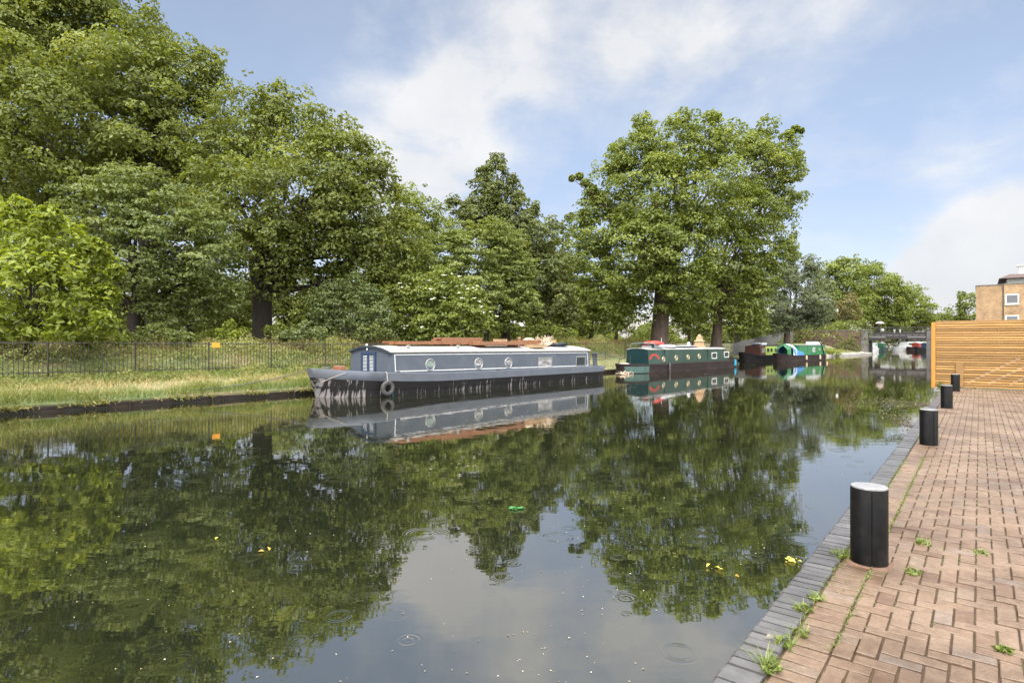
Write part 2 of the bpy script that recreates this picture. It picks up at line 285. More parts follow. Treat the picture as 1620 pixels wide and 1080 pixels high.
# ------------------------------------------------------------------ mesh helpers
class MB:
    def __init__(s): s.v, s.f, s.t = [], [], []
    def add(s, vs, fs, tint=0.5):
        b = len(s.v); s.v += [tuple(x) for x in vs]; s.f += [tuple(i + b for i in f) for f in fs]; s.t += [tint] * len(vs); return s
    def box(s, lo, hi, tint=0.5, mat=None, bev=0.0):
        x0, y0, z0 = lo; x1, y1, z1 = hi
        if bev > 0:
            b = min(bev, abs(x1 - x0) * .45, abs(y1 - y0) * .45, abs(z1 - z0) * .45)
            bm = bmesh.new(); bmesh.ops.create_cube(bm, size=1)
            for v in bm.verts: v.co = Vector(((x0 + x1) / 2 + v.co.x * (x1 - x0), (y0 + y1) / 2 + v.co.y * (y1 - y0), (z0 + z1) / 2 + v.co.z * (z1 - z0)))
            bmesh.ops.bevel(bm, geom=list(bm.edges), offset=b, segments=1, affect='EDGES', profile=0.5)
            bm.verts.index_update(); vs = [v.co.copy() for v in bm.verts]; fs = [[v.index for v in f.verts] for f in bm.faces]; bm.free()
        else:
            vs = [Vector(p) for p in ((x0, y0, z0), (x1, y0, z0), (x1, y1, z0), (x0, y1, z0), (x0, y0, z1), (x1, y0, z1), (x1, y1, z1), (x0, y1, z1))]
            fs = [(0, 3, 2, 1), (4, 5, 6, 7), (0, 1, 5, 4), (1, 2, 6, 5), (2, 3, 7, 6), (3, 0, 4, 7)]
        if mat is not None: vs = [mat @ v for v in vs]
        return s.add(vs, fs, tint)
    def tube(s, pts, rad, n=8, tint=0.5, cap=True):
        pts = [Vector(p) for p in pts]; rr = rad if isinstance(rad, (list, tuple)) else [rad] * len(pts)
        vs, fs = [], []; up = Vector((0, 0, 1))
        prev = None
        for i, p in enumerate(pts):
            d = (pts[min(i + 1, len(pts) - 1)] - pts[max(i - 1, 0)])
            if d.length < 1e-9: d = Vector((0, 0, 1))
            d.normalize()
            if prev is None: a = d.cross(up if abs(d.z) < 0.9 else Vector((1, 0, 0))).normalized()
            else: a = (prev - d * prev.dot(d)); a = a.normalized() if a.length > 1e-6 else d.orthogonal().normalized()
            prev = a; b = d.cross(a)
            for k in range(n):
                th = 2 * math.pi * k / n; vs.append(p + (a * math.cos(th) + b * math.sin(th)) * rr[i])
        for i in range(len(pts) - 1):
            for k in range(n):
                k2 = (k + 1) % n; fs.append((i * n + k, i * n + k2, (i + 1) * n + k2, (i + 1) * n + k))
        if cap: fs.append(tuple(range(n))[::-1]); fs.append(tuple(range((len(pts) - 1) * n, len(pts) * n)))
        return s.add(vs, fs, tint)
    def lathe(s, prof, n=24, mat=None, tint=0.5):
        """prof: list of (r, z) about the local z axis"""
        vs, fs = [], []
        for r, z in prof:
            for k in range(n):
                th = 2 * math.pi * k / n; vs.append(Vector((r * math.cos(th), r * math.sin(th), z)))
        for i in range(len(prof) - 1):
            for k in range(n):
                k2 = (k + 1) % n; fs.append((i * n + k, i * n + k2, (i + 1) * n + k2, (i + 1) * n + k))
        fs.append(tuple(range(n))[::-1]); fs.append(tuple(range((len(prof) - 1) * n, len(prof) * n)))
        if mat is not None: vs = [mat @ v for v in vs]
        return s.add(vs, fs, tint)
    def torus(s, R, r, mat, n=24, m=10, tint=0.5):
        vs, fs = [], []
        for i in range(n):
            a = 2 * math.pi * i / n
            for j in range(m):
                b = 2 * math.pi * j / m; q = R + r * math.cos(b); vs.append(mat @ Vector((q * math.cos(a), q * math.sin(a), r * math.sin(b))))
        for i in range(n):
            for j in range(m):
                i2, j2 = (i + 1) % n, (j + 1) % m; fs.append((i * m + j, i2 * m + j, i2 * m + j2, i * m + j2))
        return s.add(vs, fs, tint)
    def grid(s, rows, tint=0.5):
        n = len(rows[0]); vs = [p for r in rows for p in r]
        fs = [(i * n + j, i * n + j + 1, (i + 1) * n + j + 1, (i + 1) * n + j) for i in range(len(rows) - 1) for j in range(n - 1)]
        return s.add(vs, fs, tint)
    def blob(s, c, r, seed=0, sub=2, amp=0.25, tint=0.5):
        bm = bmesh.new(); bmesh.ops.create_icosphere(bm, subdivisions=sub, radius=1)
        c = Vector(c); r = Vector(r)
        vs = []
        for v in bm.verts:
            k = 1 + amp * mnoise.noise(v.co * 1.7 + Vector((seed * 3.1, seed, 0)))
            vs.append(c + Vector((v.co.x * r.x, v.co.y * r.y, v.co.z * r.z)) * k)
        bm.verts.index_update(); fs = [[v.index for v in f.verts] for f in bm.faces]; bm.free()
        return s.add(vs, fs, tint)

def link(name, mesh, mat, parent=None, loc=None, rotz=0.0):
    o = bpy.data.objects.new(name, mesh); COL.objects.link(o)
    if mat is not None: mesh.materials.append(mat)
    if parent is not None: o.parent = parent
    if loc is not None: o.location = loc
    o.rotation_euler.z = rotz
    return o
def obj(name, mb, mat, parent=None, smooth=False, loc=None, rotz=0.0, tint=False):
    me = bpy.data.meshes.new(name); me.from_pydata(mb.v, [], mb.f); me.update()
    if tint:
        a = me.attributes.new('tint', 'FLOAT', 'POINT'); a.data.foreach_set('value', mb.t)
    if smooth:
        me.polygons.foreach_set('use_smooth', [True] * len(me.polygons))
        try: me.set_sharp_from_angle(angle=math.radians(40))
        except Exception: pass
    return link(name, me, mat, parent, loc, rotz)
def tag(o, label=None, cat=None, group=None, kind=None):
    for k, v in (('label', label), ('category', cat), ('group', group), ('kind', kind)):
        if v: o[k] = v
    return o
def thing(name, label, cat, loc, rotz=0.0, group=None):
    o = bpy.data.objects.new(name, None); COL.objects.link(o); o.location = loc; o.rotation_euler.z = rotz
    return tag(o, label, cat, group)
def copy_tree(o, parent=None):
    c = o.copy(); COL.objects.link(c); c.parent = parent
    for ch in [x for x in bpy.data.objects if x.parent == o]: copy_tree(ch, c)
    return c

def leaf_mesh(name, P, Nrm, size, tint, aspect=0.62, shape='leaf'):
    """one folded leaf-sized face pair per point (numpy arrays)"""
    n = len(P)
    Nrm = Nrm / (np.linalg.norm(Nrm, axis=1, keepdims=True) + 1e-9)
    r = rng.normal(size=(n, 3)); U = np.cross(Nrm, r); U /= (np.linalg.norm(U, axis=1, keepdims=True) + 1e-9)
    V = np.cross(Nrm, U)
    s = (size if np.ndim(size) else np.full(n, size))[:, None]
    fold = Nrm * s * rng.uniform(0.08, 0.25, (n, 1))
    a = P - U * s * 0.5; c = P + U * s * 0.5 - fold * 0.6
    b = P + V * s * 0.5 * aspect + fold + U * s * 0.05; d = P - V * s * 0.5 * aspect + fold + U * s * 0.05
    co = np.stack([a, b, c, d], 1).reshape(-1, 3).astype(np.float32)
    me = bpy.data.meshes.new(name)
    me.vertices.add(4 * n); me.vertices.foreach_set('co', co.ravel())
    idx = (np.arange(n)[:, None] * 4 + np.array([[0, 1, 2, 0, 2, 3]])).ravel().astype(np.int32)
    me.loops.add(6 * n); me.loops.foreach_set('vertex_index', idx)
    me.polygons.add(2 * n); me.polygons.foreach_set('loop_start', (np.arange(2 * n) * 3).astype(np.int32))
    me.polygons.foreach_set('loop_total', np.full(2 * n, 3, np.int32))
    at_ = me.attributes.new('tint', 'FLOAT', 'POINT'); at_.data.foreach_set('value', np.repeat(np.clip(tint, 0, 1), 4).astype(np.float32))
    me.update(); me.validate()
    return me
def blade_mesh(name, P, H, Wd, lean, tint):
    """upright grass blades: one bent two-piece strip per point"""
    n = len(P); th = rng.uniform(0, 2 * np.pi, n); u = np.stack([np.cos(th), np.sin(th), np.zeros(n)], 1)
    l = rng.normal(size=(n, 3)) * lean[:, None] if np.ndim(lean) else rng.normal(size=(n, 3)) * lean
    l[:, 2] = 0; H = H[:, None]; z = np.array([[0, 0, 1.0]])
    a = P - u * Wd * .5; b = P + u * Wd * .5
    m1 = P + z * H * .55 + l * H * .35; c = m1 + u * Wd * .35; d = m1 - u * Wd * .35
    e = P + z * H * .95 + l * H
    co = np.stack([a, b, c, d, e], 1).reshape(-1, 3).astype(np.float32)
    me = bpy.data.meshes.new(name); me.vertices.add(5 * n); me.vertices.foreach_set('co', co.ravel())
    idx = (np.arange(n)[:, None] * 5 + np.array([[0, 1, 2, 0, 2, 3, 3, 2, 4]])).ravel().astype(np.int32)
    me.loops.add(9 * n); me.loops.foreach_set('vertex_index', idx)
    me.polygons.add(3 * n); me.polygons.foreach_set('loop_start', (np.arange(3 * n) * 3).astype(np.int32)); me.polygons.foreach_set('loop_total', np.full(3 * n, 3, np.int32))
    at_ = me.attributes.new('tint', 'FLOAT', 'POINT'); at_.data.foreach_set('value', np.repeat(np.clip(tint, 0, 1), 5).astype(np.float32))
    me.update(); me.validate()
    return me

# ------------------------------------------------------------------ bank line (left) and terrain
BANK = [(-64.0, -32.0), (-15.4, 17.6), (-13.3, 19.75), (-10.6, 22.5), (-8.67, 24.6), (2.3, 36.4), (7.6, 42.6), (19.0, 55.8), (25.2, 67.0), (36.0, 77.6), (46.0, 85.5), (59.0, 96.5), (62.2, 101.6), (69.5, 120.0), (81.0, 150.0), (150.0, 330.0)]
BP = [Vector((x, y, 0)) for x, y in BANK]
def resample(pts, step):
    out = [pts[0].copy()]
    for a, b in zip(pts, pts[1:]):
        n = max(1, int((b - a).length / step))
        for k in range(1, n + 1): out.append(a.lerp(b, k / n))
    return out
BS = resample(BP, 2.0)
for _ in range(3): BS = [BS[0]] + [(BS[i - 1] + BS[i] * 2 + BS[i + 1]) / 4 for i in range(1, len(BS) - 1)] + [BS[-1]]
def normals(pts):
    out = []
    for i in range(len(pts)):
        d = (pts[min(i + 3, len(pts) - 1)] - pts[max(i - 3, 0)]).normalized(); out.append(Vector((-d.y, d.x, 0)))
    return out
BN = normals(BS)
PROF = [(0.0, -1.3), (0.02, -0.36), (0.5, -0.30), (1.6, -0.18), (3.0, 0.0), (4.0, 0.14), (4.6, 0.24), (5.6, 0.55), (7.0, 0.95), (9.5, 1.2), (14, 1.3), (22, 1.32), (40, 1.3), (90, 1.3), (250, 1.3), (700, 1.3)]
def prof_z(s):
    for (a, za), (b, zb) in zip(PROF, PROF[1:]):
        if s <= b: return za + (zb - za) * (s - a) / max(1e-6, b - a)
    return PROF[-1][1]
def bank_pt(i, s):
    p = BS[i] + BN[i] * s
    z = prof_z(s)
    if 0.1 < s < 60: z += 0.12 * mnoise.noise(Vector((p.x * 0.35, p.y * 0.35, 0))) * min(1, s / 3)
    return Vector((p.x, p.y, z))
rows = [[bank_pt(i, s) for s, _ in PROF] for i in range(len(BS))]
g = MB().grid(rows)
terrain = tag(obj('ground', g, M['soil'], smooth=True), kind='structure')
BSA = np.array([[p.x, p.y] for p in BS]); BNA = np.array([[p.x, p.y] for p in BN])
def bank_scatter(n, i0, i1, s0, s1, power=1.0):
    """n random points on the bank between polyline indices and offsets; returns xyz, offsets, noise value"""
    f = rng.uniform(i0, i1 - 1.001, n); k = f.astype(int); t = (f - k)[:, None]
    s = s0 + (s1 - s0) * rng.uniform(0, 1, n) ** power
    p = BSA[k] * (1 - t) + BSA[k + 1] * t; q = BNA[k] * (1 - t) + BNA[k + 1] * t
    xy = p + q * s[:, None]
    ss = np.array([a for a, _ in PROF]); zz = np.array([b for _, b in PROF])
    z = np.interp(s, ss, zz)
    nz = np.array([mnoise.noise(Vector((x * .35, y * .35, 0))) for x, y in xy]); z = z + 0.12 * nz * np.minimum(1, s / 3)
    n2 = np.array([mnoise.noise(Vector((x * .8, y * .8, 7))) for x, y in xy])
    return np.column_stack([xy, z]), s, n2
def near_i(x, y): return int(np.argmin((BSA[:, 0] - x) ** 2 + (BSA[:, 1] - y) ** 2))

# water: one sheet
w = MB().add([(-900, -200, WZ), (900, -200, WZ), (900, 1400, WZ), (-900, 1400, WZ)], [(0, 1, 2, 3)])
tag(obj('water', w, M['water']), kind='structure')

# right bank: land behind the quay wall
rb = MB()
rb.add([quay(-60, 4.9, -0.012), quay(22.8, 4.9, -0.012), quay(22.8, 700, -0.012), quay(-60, 700, -0.012)], [(0, 1, 2, 3)][:1])
rb.add([quay(-60, 0.1, -0.03), quay(-6.9, 0.1, -0.03), quay(-6.9, 5.0, -0.03), quay(-60, 5.0, -0.03)], [(0, 1, 2, 3)])
rb.add([quay(22.8, 0.1, -0.012), quay(1200, 0.1, -0.012), quay(1200, 700, -0.012), quay(22.8, 700, -0.012)], [(0, 1, 2, 3)])
tag(obj('land', rb, M['soil']), kind='structure')

# ------------------------------------------------------------------ brick pavement
def brick_box(mb, t0, s0, t1, s1, z, tint, gap, bev, depth=0.05, tilt=0.003):
    t0 += gap / 2; s0 += gap / 2; t1 -= gap / 2; s1 -= gap / 2
    j = [random.uniform(-tilt, tilt) for _ in range(4)]; q = lambda: random.uniform(-0.0015, 0.0015)
    cs = [(t0 + q(), s0 + q()), (t1 + q(), s0 + q()), (t1 + q(), s1 + q()), (t0 + q(), s1 + q())]
    ins = [(t0 + bev, s0 + bev), (t1 - bev, s0 + bev), (t1 - bev, s1 - bev), (t0 + bev, s1 - bev)]
    vs = [quay(a, b, z - depth) for a, b in cs] + [quay(a, b, z - bev * .7 + k) for (a, b), k in zip(cs, j)] + [quay(a, b, z + k) for (a, b), k in zip(ins, j)]
    fs = []
    for k in range(4):
        k2 = (k + 1) % 4
        fs += [(k2, k, 4 + k, 4 + k2), (4 + k2, 4 + k, 8 + k, 8 + k2)]
    fs.append((11, 10, 9, 8))
    mb.add(vs, fs, tint)
CW, MOD = 0.195, 0.0965
pv = MB(); cells = {}
n_s, n_t = 50, 320
T0 = -6.0
def ptint():
    r = random.random()
    return min(1, max(0, random.gauss(0.55, 0.17))) if r > 0.02 else random.choice((0.02, 0.98))
for k in range(n_t):                                       # the border course beside the coping
    t = T0 + k * MOD
    if t + MOD > 22.86: break
    brick_box(pv, t, CW + 0.012, t + MOD, CW + 0.012 + 2 * MOD, -0.008 + random.gauss(0, .0012), ptint(), 0.0115, 0.004)
S0 = CW + 0.012 + 2 * MOD
for j in range(-1, n_t):
    for i in range(-1, n_s - 4):
        t, s = T0 + j * MOD, S0 + i * MOD
        if t + 2 * MOD > 22.9 or j < 0 and False: continue
        k = (i - j) % 4
        if k == 0 and i >= 0 and j >= 0: brick_box(pv, t, s, t + MOD, s + 2 * MOD, random.gauss(-.008, .0024), ptint(), 0.0105, 0.004)
        elif k == 0 and i == -1 and j >= 0: brick_box(pv, t, s + MOD, t + MOD, s + 2 * MOD, random.gauss(-.008, .0024), ptint(), 0.0105, 0.004)
        elif k == 3 and i >= 0: brick_box(pv, t, s, t + 2 * MOD, s + MOD, random.gauss(-.008, .0024), ptint(), 0.0105, 0.004)
tag(obj('pavement', pv, M['paver'], tint=True), kind='structure')
js = MB().add([quay(-7, CW, -0.022), quay(22.9, CW, -0.022), quay(22.9, 4.95, -0.022), quay(-7, 4.95, -0.022)], [(3, 2, 1, 0)])
tag(obj('ground_joint_sand', js, M['joint']), kind='structure')

qw = thing('quay_wall', 'dark brick quay wall dropping into the water below the brick pavement', 'wall', QO)
wm = MB()
for a, b in ((-60, 1000),):
    vs = [quay(a, 0.03, -1.6) - QO, quay(b, 0.03, -1.6) - QO, quay(b, 0.03, -0.105) - QO, quay(a, 0.03, -0.105) - QO,
          quay(a, 0.19, -1.6) - QO, quay(b, 0.19, -1.6) - QO, quay(b, 0.19, -0.105) - QO, quay(a, 0.19, -0.105) - QO]
    wm.add(vs, [(0, 1, 2, 3), (7, 6, 5, 4), (3, 2, 6, 7), (0, 3, 7, 4), (1, 5, 6, 2)])
obj('wall_face', wm, M['brick_quay'], qw)
cp = MB(); t = -6.2
while t < 60:
    wd = 0.0815 + random.gauss(0, 0.0012)
    off = random.gauss(0, 0.003)
    a0, a1 = t + 0.0065, t + wd - 0.0065; z = random.gauss(0, 0.0022)
    q = lambda tt, ss, zz: quay(tt, ss, zz) - QO
    prof = [(-0.0 + off, -0.1), (0.0 + off, -0.032), (0.007 + off, -0.011), (0.022 + off, z), (CW - 0.006 + off, z), (CW + off, -0.006), (CW + off, -0.1)]
    vs = [q(a0, s_, z_) for s_, z_ in prof] + [q(a1, s_, z_) for s_, z_ in prof]; n = len(prof)
    fs = [(k, k + 1, n + k + 1, n + k) for k in range(n - 1)] + [tuple(range(n))[::-1], tuple(range(n, 2 * n))]
    cp.add(vs, fs, min(1, max(0, random.gauss(0.5, 0.25)))); t += wd
obj('coping', cp, M['coping'], qw, tint=True)
cm = MB().add([quay(-6.2, 0.02, -0.024) - QO, quay(60, 0.02, -0.024) - QO, quay(60, CW - .004, -0.024) - QO, quay(-6.2, CW - .004, -0.024) - QO], [(3, 2, 1, 0)])
obj('mortar_bed', cm, M['joint'], qw)

# ------------------------------------------------------------------ bollards
bol = thing('bollard', 'nearest and largest black steel bollard with a seam down its side', 'bollard', (2.606, 4.29, -0.008), 0, 'bollards along the quay')
def bollard_parts(root):
    b = MB(); b.lathe([(0.1215, -0.02), (0.1215, 0.02), (0.1205, 0.03), (0.1205, 0.535), (0.117, 0.545)], 40)
    obj('post', b, M['steel_black'], root, smooth=True)
    b = MB(); b.lathe([(0.165, -0.012), (0.16, 0.0015), (0.145, 0.004), (0.122, 0.005)], 22); obj('base_collar', b, M['collar'], root)
    b = MB(); b.lathe([(0.1175, 0.5455), (0.1185, 0.549), (0.116, 0.556), (0.09, 0.559), (0.0, 0.560)], 40)
    obj('cap', b, M['bollard_top'], root, smooth=True)
    b = MB(); th = math.radians(247)
    b.tube([(0.1195 * math.cos(th), 0.1195 * math.sin(th), 0.02), (0.1195 * math.cos(th), 0.1195 * math.sin(th), 0.535)], 0.004, 6)
    obj('weld_seam', b, M['steel_black'], root, smooth=True)
bollard_parts(bol)
for (x, y), lab in (((6.48, 9.14), 'black bollard with a small weed at its foot, second along the quay'),
                    ((10.47, 14.16), 'black bollard with a pale cap, third along the quay'),
                    ((14.3, 18.96), 'farthest black bollard standing right in front of the slatted timber fence')):
    c = copy_tree(bol); c.location = (x, y, -0.008); c['label'] = lab; c.rotation_euler.z = random.uniform(0, 1)

# ------------------------------------------------------------------ slatted timber fence across the quay
fo = Vector((14.82, 20.67, 0)); fang = math.atan2(RV.y, RV.x)
sf = thing('slat_fence', 'golden horizontal slatted timber fence closing off the end of the brick pavement', 'fence', fo, fang)
p = MB(); p.box((-0.06, -0.05, -0.02), (0.055, 0.055, 2.27), bev=0.006); obj('post', p, M['cedar_post'], sf)
sl = MB()
pitch = 0.084; nsl = 27
for k in range(nsl):
    z0 = 0.03 + k * pitch
    x = 0.058
    for seg in (2.35, 2.4, 2.4, 2.4):
        x1 = x + seg
        if k == 0 and x > 1: x0_ = x + 0.0
        else: x0_ = x
        sl.box((x0_, 0.006 + random.uniform(-.002, .002), z0 + random.uniform(-.002, .002)), (x1 - 0.004, 0.026, z0 + 0.060 + random.uniform(-.002, .002)), tint=min(1, max(0, random.gauss(.5, .33))))
        x = x1
obj('slats', sl, M['cedar'], sf, tint=True)
bs_ = MB()
for k in range(nsl):
    z0 = 0.03 + k * pitch + pitch / 2; bs_.box((.06, .085, z0), (9.6, .10, z0 + .062), tint=random.uniform(.1, .9))
obj('rear_slats', bs_, M['cedar'], sf, tint=True)
for x in (1.1, 2.4, 3.6, 4.8, 6.0, 7.2, 8.4): bt = MB(); bt.box((x, 0.102, 0.0), (x + 0.07, 0.17, 2.24)); obj('upright', bt, M['cedar_post'], sf)
for x in (0.95, 1.5, 2.05, 2.65, 3.3, 4.0, 4.8):     # diagonal laths between the two skins show pale through the gaps
    a, b = Vector((x, 0.031, 0.18)), Vector((x + 1.35, 0.031, 1.05)); lt = MB()
    d = (b - a).normalized(); nn = Vector((-d.z, 0, d.x)) * 0.03
    lt.add([a - nn, b - nn, b + nn, a + nn, a - nn + Vector((0, .01, 0)), b - nn + Vector((0, .01, 0)), b + nn + Vector((0, .01, 0)), a + nn + Vector((0, .01, 0))],
           [(0, 1, 2, 3), (7, 6, 5, 4), (0, 4, 5, 1), (1, 5, 6, 2), (2, 6, 7, 3), (3, 7, 4, 0)])
    obj('brace', lt, M['white'], sf)
bp = MB(); bp.box((0.62, -0.05, 0.03), (0.84, -0.004, 0.86), bev=0.008); obj('kick_panel', bp, M['cedar'], sf)
cpz = MB(); cpz.box((0.058, 0.0, 2.272), (9.6, 0.05, 2.296), bev=0.004); obj('top_rail', cpz, M['cedar'], sf)

# ------------------------------------------------------------------ railing along the bank (left)
FENCE = [(-64.0, -26.5), (-18.0, 21.0), (-9.5, 30.3), (0.0, 40.0), (8.0, 49.0), (20.0, 60.6), (25.4, 67.6)]
FP = resample([Vector((x, y, 0)) for x, y in FENCE], 0.14)
fstart = next(i for i, p_ in enumerate(FP) if p_.x > -27)
def ground_z(x, y):
    i = near_i(x, y); s = (Vector((x, y, 0)) - BS[i]).dot(BN[i]); return prof_z(max(0.05, s)) + 0.12 * mnoise.noise(Vector((x * .35, y * .35, 0))) * min(1, max(0, s) / 3)
rl = thing('iron_railing', 'long black iron picket railing running along the grassy canal bank', 'railing', (FP[fstart].x, FP[fstart].y, 0))
ro = Vector((FP[fstart].x, FP[fstart].y, 0))
def ftop(p_): return 1.58 - 0.10 * min(1, max(0, (p_.x + 18) / 9)) - 0.02 * max(0, p_.x) / 10
pk = MB()
prev_ = None
for i in range(fstart, len(FP), 1):
    p_ = FP[i]; q = p_ - ro; zt = ftop(p_); zg = min(ground_z(p_.x, p_.y), zt - 1.25)
    jx = random.gauss(0, .006)
    if (i - fstart) % 20 == 0:
        posts = MB(); posts.box((q.x - .022, q.y - .022, zg - .15), (q.x + .022, q.y + .022, zt + .05)); obj('post', posts, M['iron'], rl)
    else:
        r = 0.0125
        pk.tube([(q.x + jx, q.y, zg - .05), (q.x + jx + random.gauss(0, .01), q.y + random.gauss(0, .008), zt + random.gauss(.05, .006))], [r, r * .8], 5)
for dz in (-0.03, -1.12):
    rails = MB(); rails.tube([(FP[i].x - ro.x, FP[i].y - ro.y, ftop(FP[i]) + dz) for i in range(fstart, len(FP), 8)], 0.019, 4); obj('rail', rails, M['iron'], rl)
obj('pickets', pk, M['iron'], rl)
# orange notice on the railing
sx_ = (342 - CX) / F
k = min(range(len(FP)), key=lambda i: abs(FP[i].x / FP[i].y - sx_) if FP[i].y > 5 else 9)
sp = FP[k]; sd = (FP[k + 3] - FP[k - 3]).normalized()
sg = thing('notice_plate', 'small orange notice plate fixed to the iron railing', 'sign', (sp.x + sd.y * .03, sp.y - sd.x * .03, ftop(sp) - 0.2), math.atan2(sd.y, sd.x))
b = MB(); b.box((-0.17, -0.03, 0), (0.17, -0.022, 0.21), bev=0.003); obj('plate', b, M['orange_sign'], sg)
for x in (-.14, .14): b = MB(); b.box((x - .012, -0.034, 0.09), (x + .012, -0.0305, 0.11)); obj('fixing_bolt', b, M['iron'], sg)

# silvered paling fence climbing the bank to the bridge
PA, PB = Vector((25.4, 67.6, 0.1)), Vector((52.4, 109.0, 1.3))
pf = thing('paling_fence', 'silver grey close-boarded paling fence climbing from the bank towards the bridge', 'fence', PA)
pb = MB(); nP = 300
for i in range(nP):
    u = i / nP; p_ = (PB - PA) * u; zt = 1.35 + 2.35 * u ** 0.9 - 0.1; zb = -0.2 + 1.2 * u
    d = (PB - PA).normalized(); wv = Vector((d.x, d.y, 0)) * random.uniform(.045, .062)
    j = random.gauss(0, .04)
    n_ = Vector((-d.y, d.x, 0)) * .02
    vs = [p_ - wv, p_ + wv, p_ + wv + n_, p_ - wv + n_]
    pb.add([Vector((v.x, v.y, zb)) for v in vs] + [Vector((v.x, v.y, zt + j)) for v in vs], [(0, 1, 5, 4), (1, 2, 6, 5), (2, 3, 7, 6), (3, 0, 4, 7), (4, 5, 6, 7)])
obj('palings', pb, M['silver_wood'], pf)
for dz in (0.35, 1.0):
    b = MB(); b.tube([((PB - PA).x * u / 12 - .05, (PB - PA).y * u / 12 + .06, -0.2 + 1.2 * u / 12 + dz) for u in range(13)], 0.04, 4); obj('rail', b, M['silver_wood'], pf)

# timber edging of the left bank
ed = thing('bank_edging', 'wet dark timber edging boards holding up the grassy bank above the water', 'edging', (BS[0].x, BS[0].y, 0))
eb = MB(); eo = BS[0].copy()
i1 = near_i(30, 72)
for i in range(0, i1):
    a, b_ = BS[i] - eo, BS[i + 1] - eo; n_ = BN[i]
    if BS[i].x < -45: continue
    for z0, z1, o_ in ((-0.95, -0.52, 0.02), (-0.515, -0.43, 0.0 + random.uniform(-.02, .02))):
        p0, p1 = a - n_ * (0.07 + o_), b_ - n_ * (0.07 + o_); q0, q1 = a + n_ * .04, b_ + n_ * .04
        d = (p1 - p0) * 0.004
        vs = [p0 + d, p1 - d, q1 - d, q0 + d]
        dz = random.uniform(-.012, .012)
        eb.add([Vector((v.x, v.y, z0)) for v in vs] + [Vector((v.x, v.y, z1 + dz)) for v in vs], [(0, 1, 5, 4), (1, 2, 6, 5), (2, 3, 7, 6), (3, 0, 4, 7), (4, 5, 6, 7)])
    c_ = a - n_ * .12
    ep = MB(); ep.tube([(c_.x, c_.y, -1.2), (c_.x + random.gauss(0, .01), c_.y, -0.46 + random.uniform(-.06, .03))], 0.05, 8); obj('stake', ep, M['edging'], ed, smooth=True)
obj('boards', eb, M['edging'], ed)
# pale stone edge of the towpath before the bridge
ia, ib = near_i(36, 77.6), near_i(62.2, 101.6)
pe = MB()
pe.grid([[BS[i] - BN[i] * .1 + Vector((0, 0, -1.2)), BS[i] - BN[i] * .1 + Vector((0, 0, -.32)), BS[i] + BN[i] * .55 + Vector((0, 0, -.28)), BS[i] + BN[i] * 1.5 + Vector((0, 0, -.12))] for i in range(ia, ib + 1)])
tag(obj('path_edge', pe, M['concrete']), kind='structure')

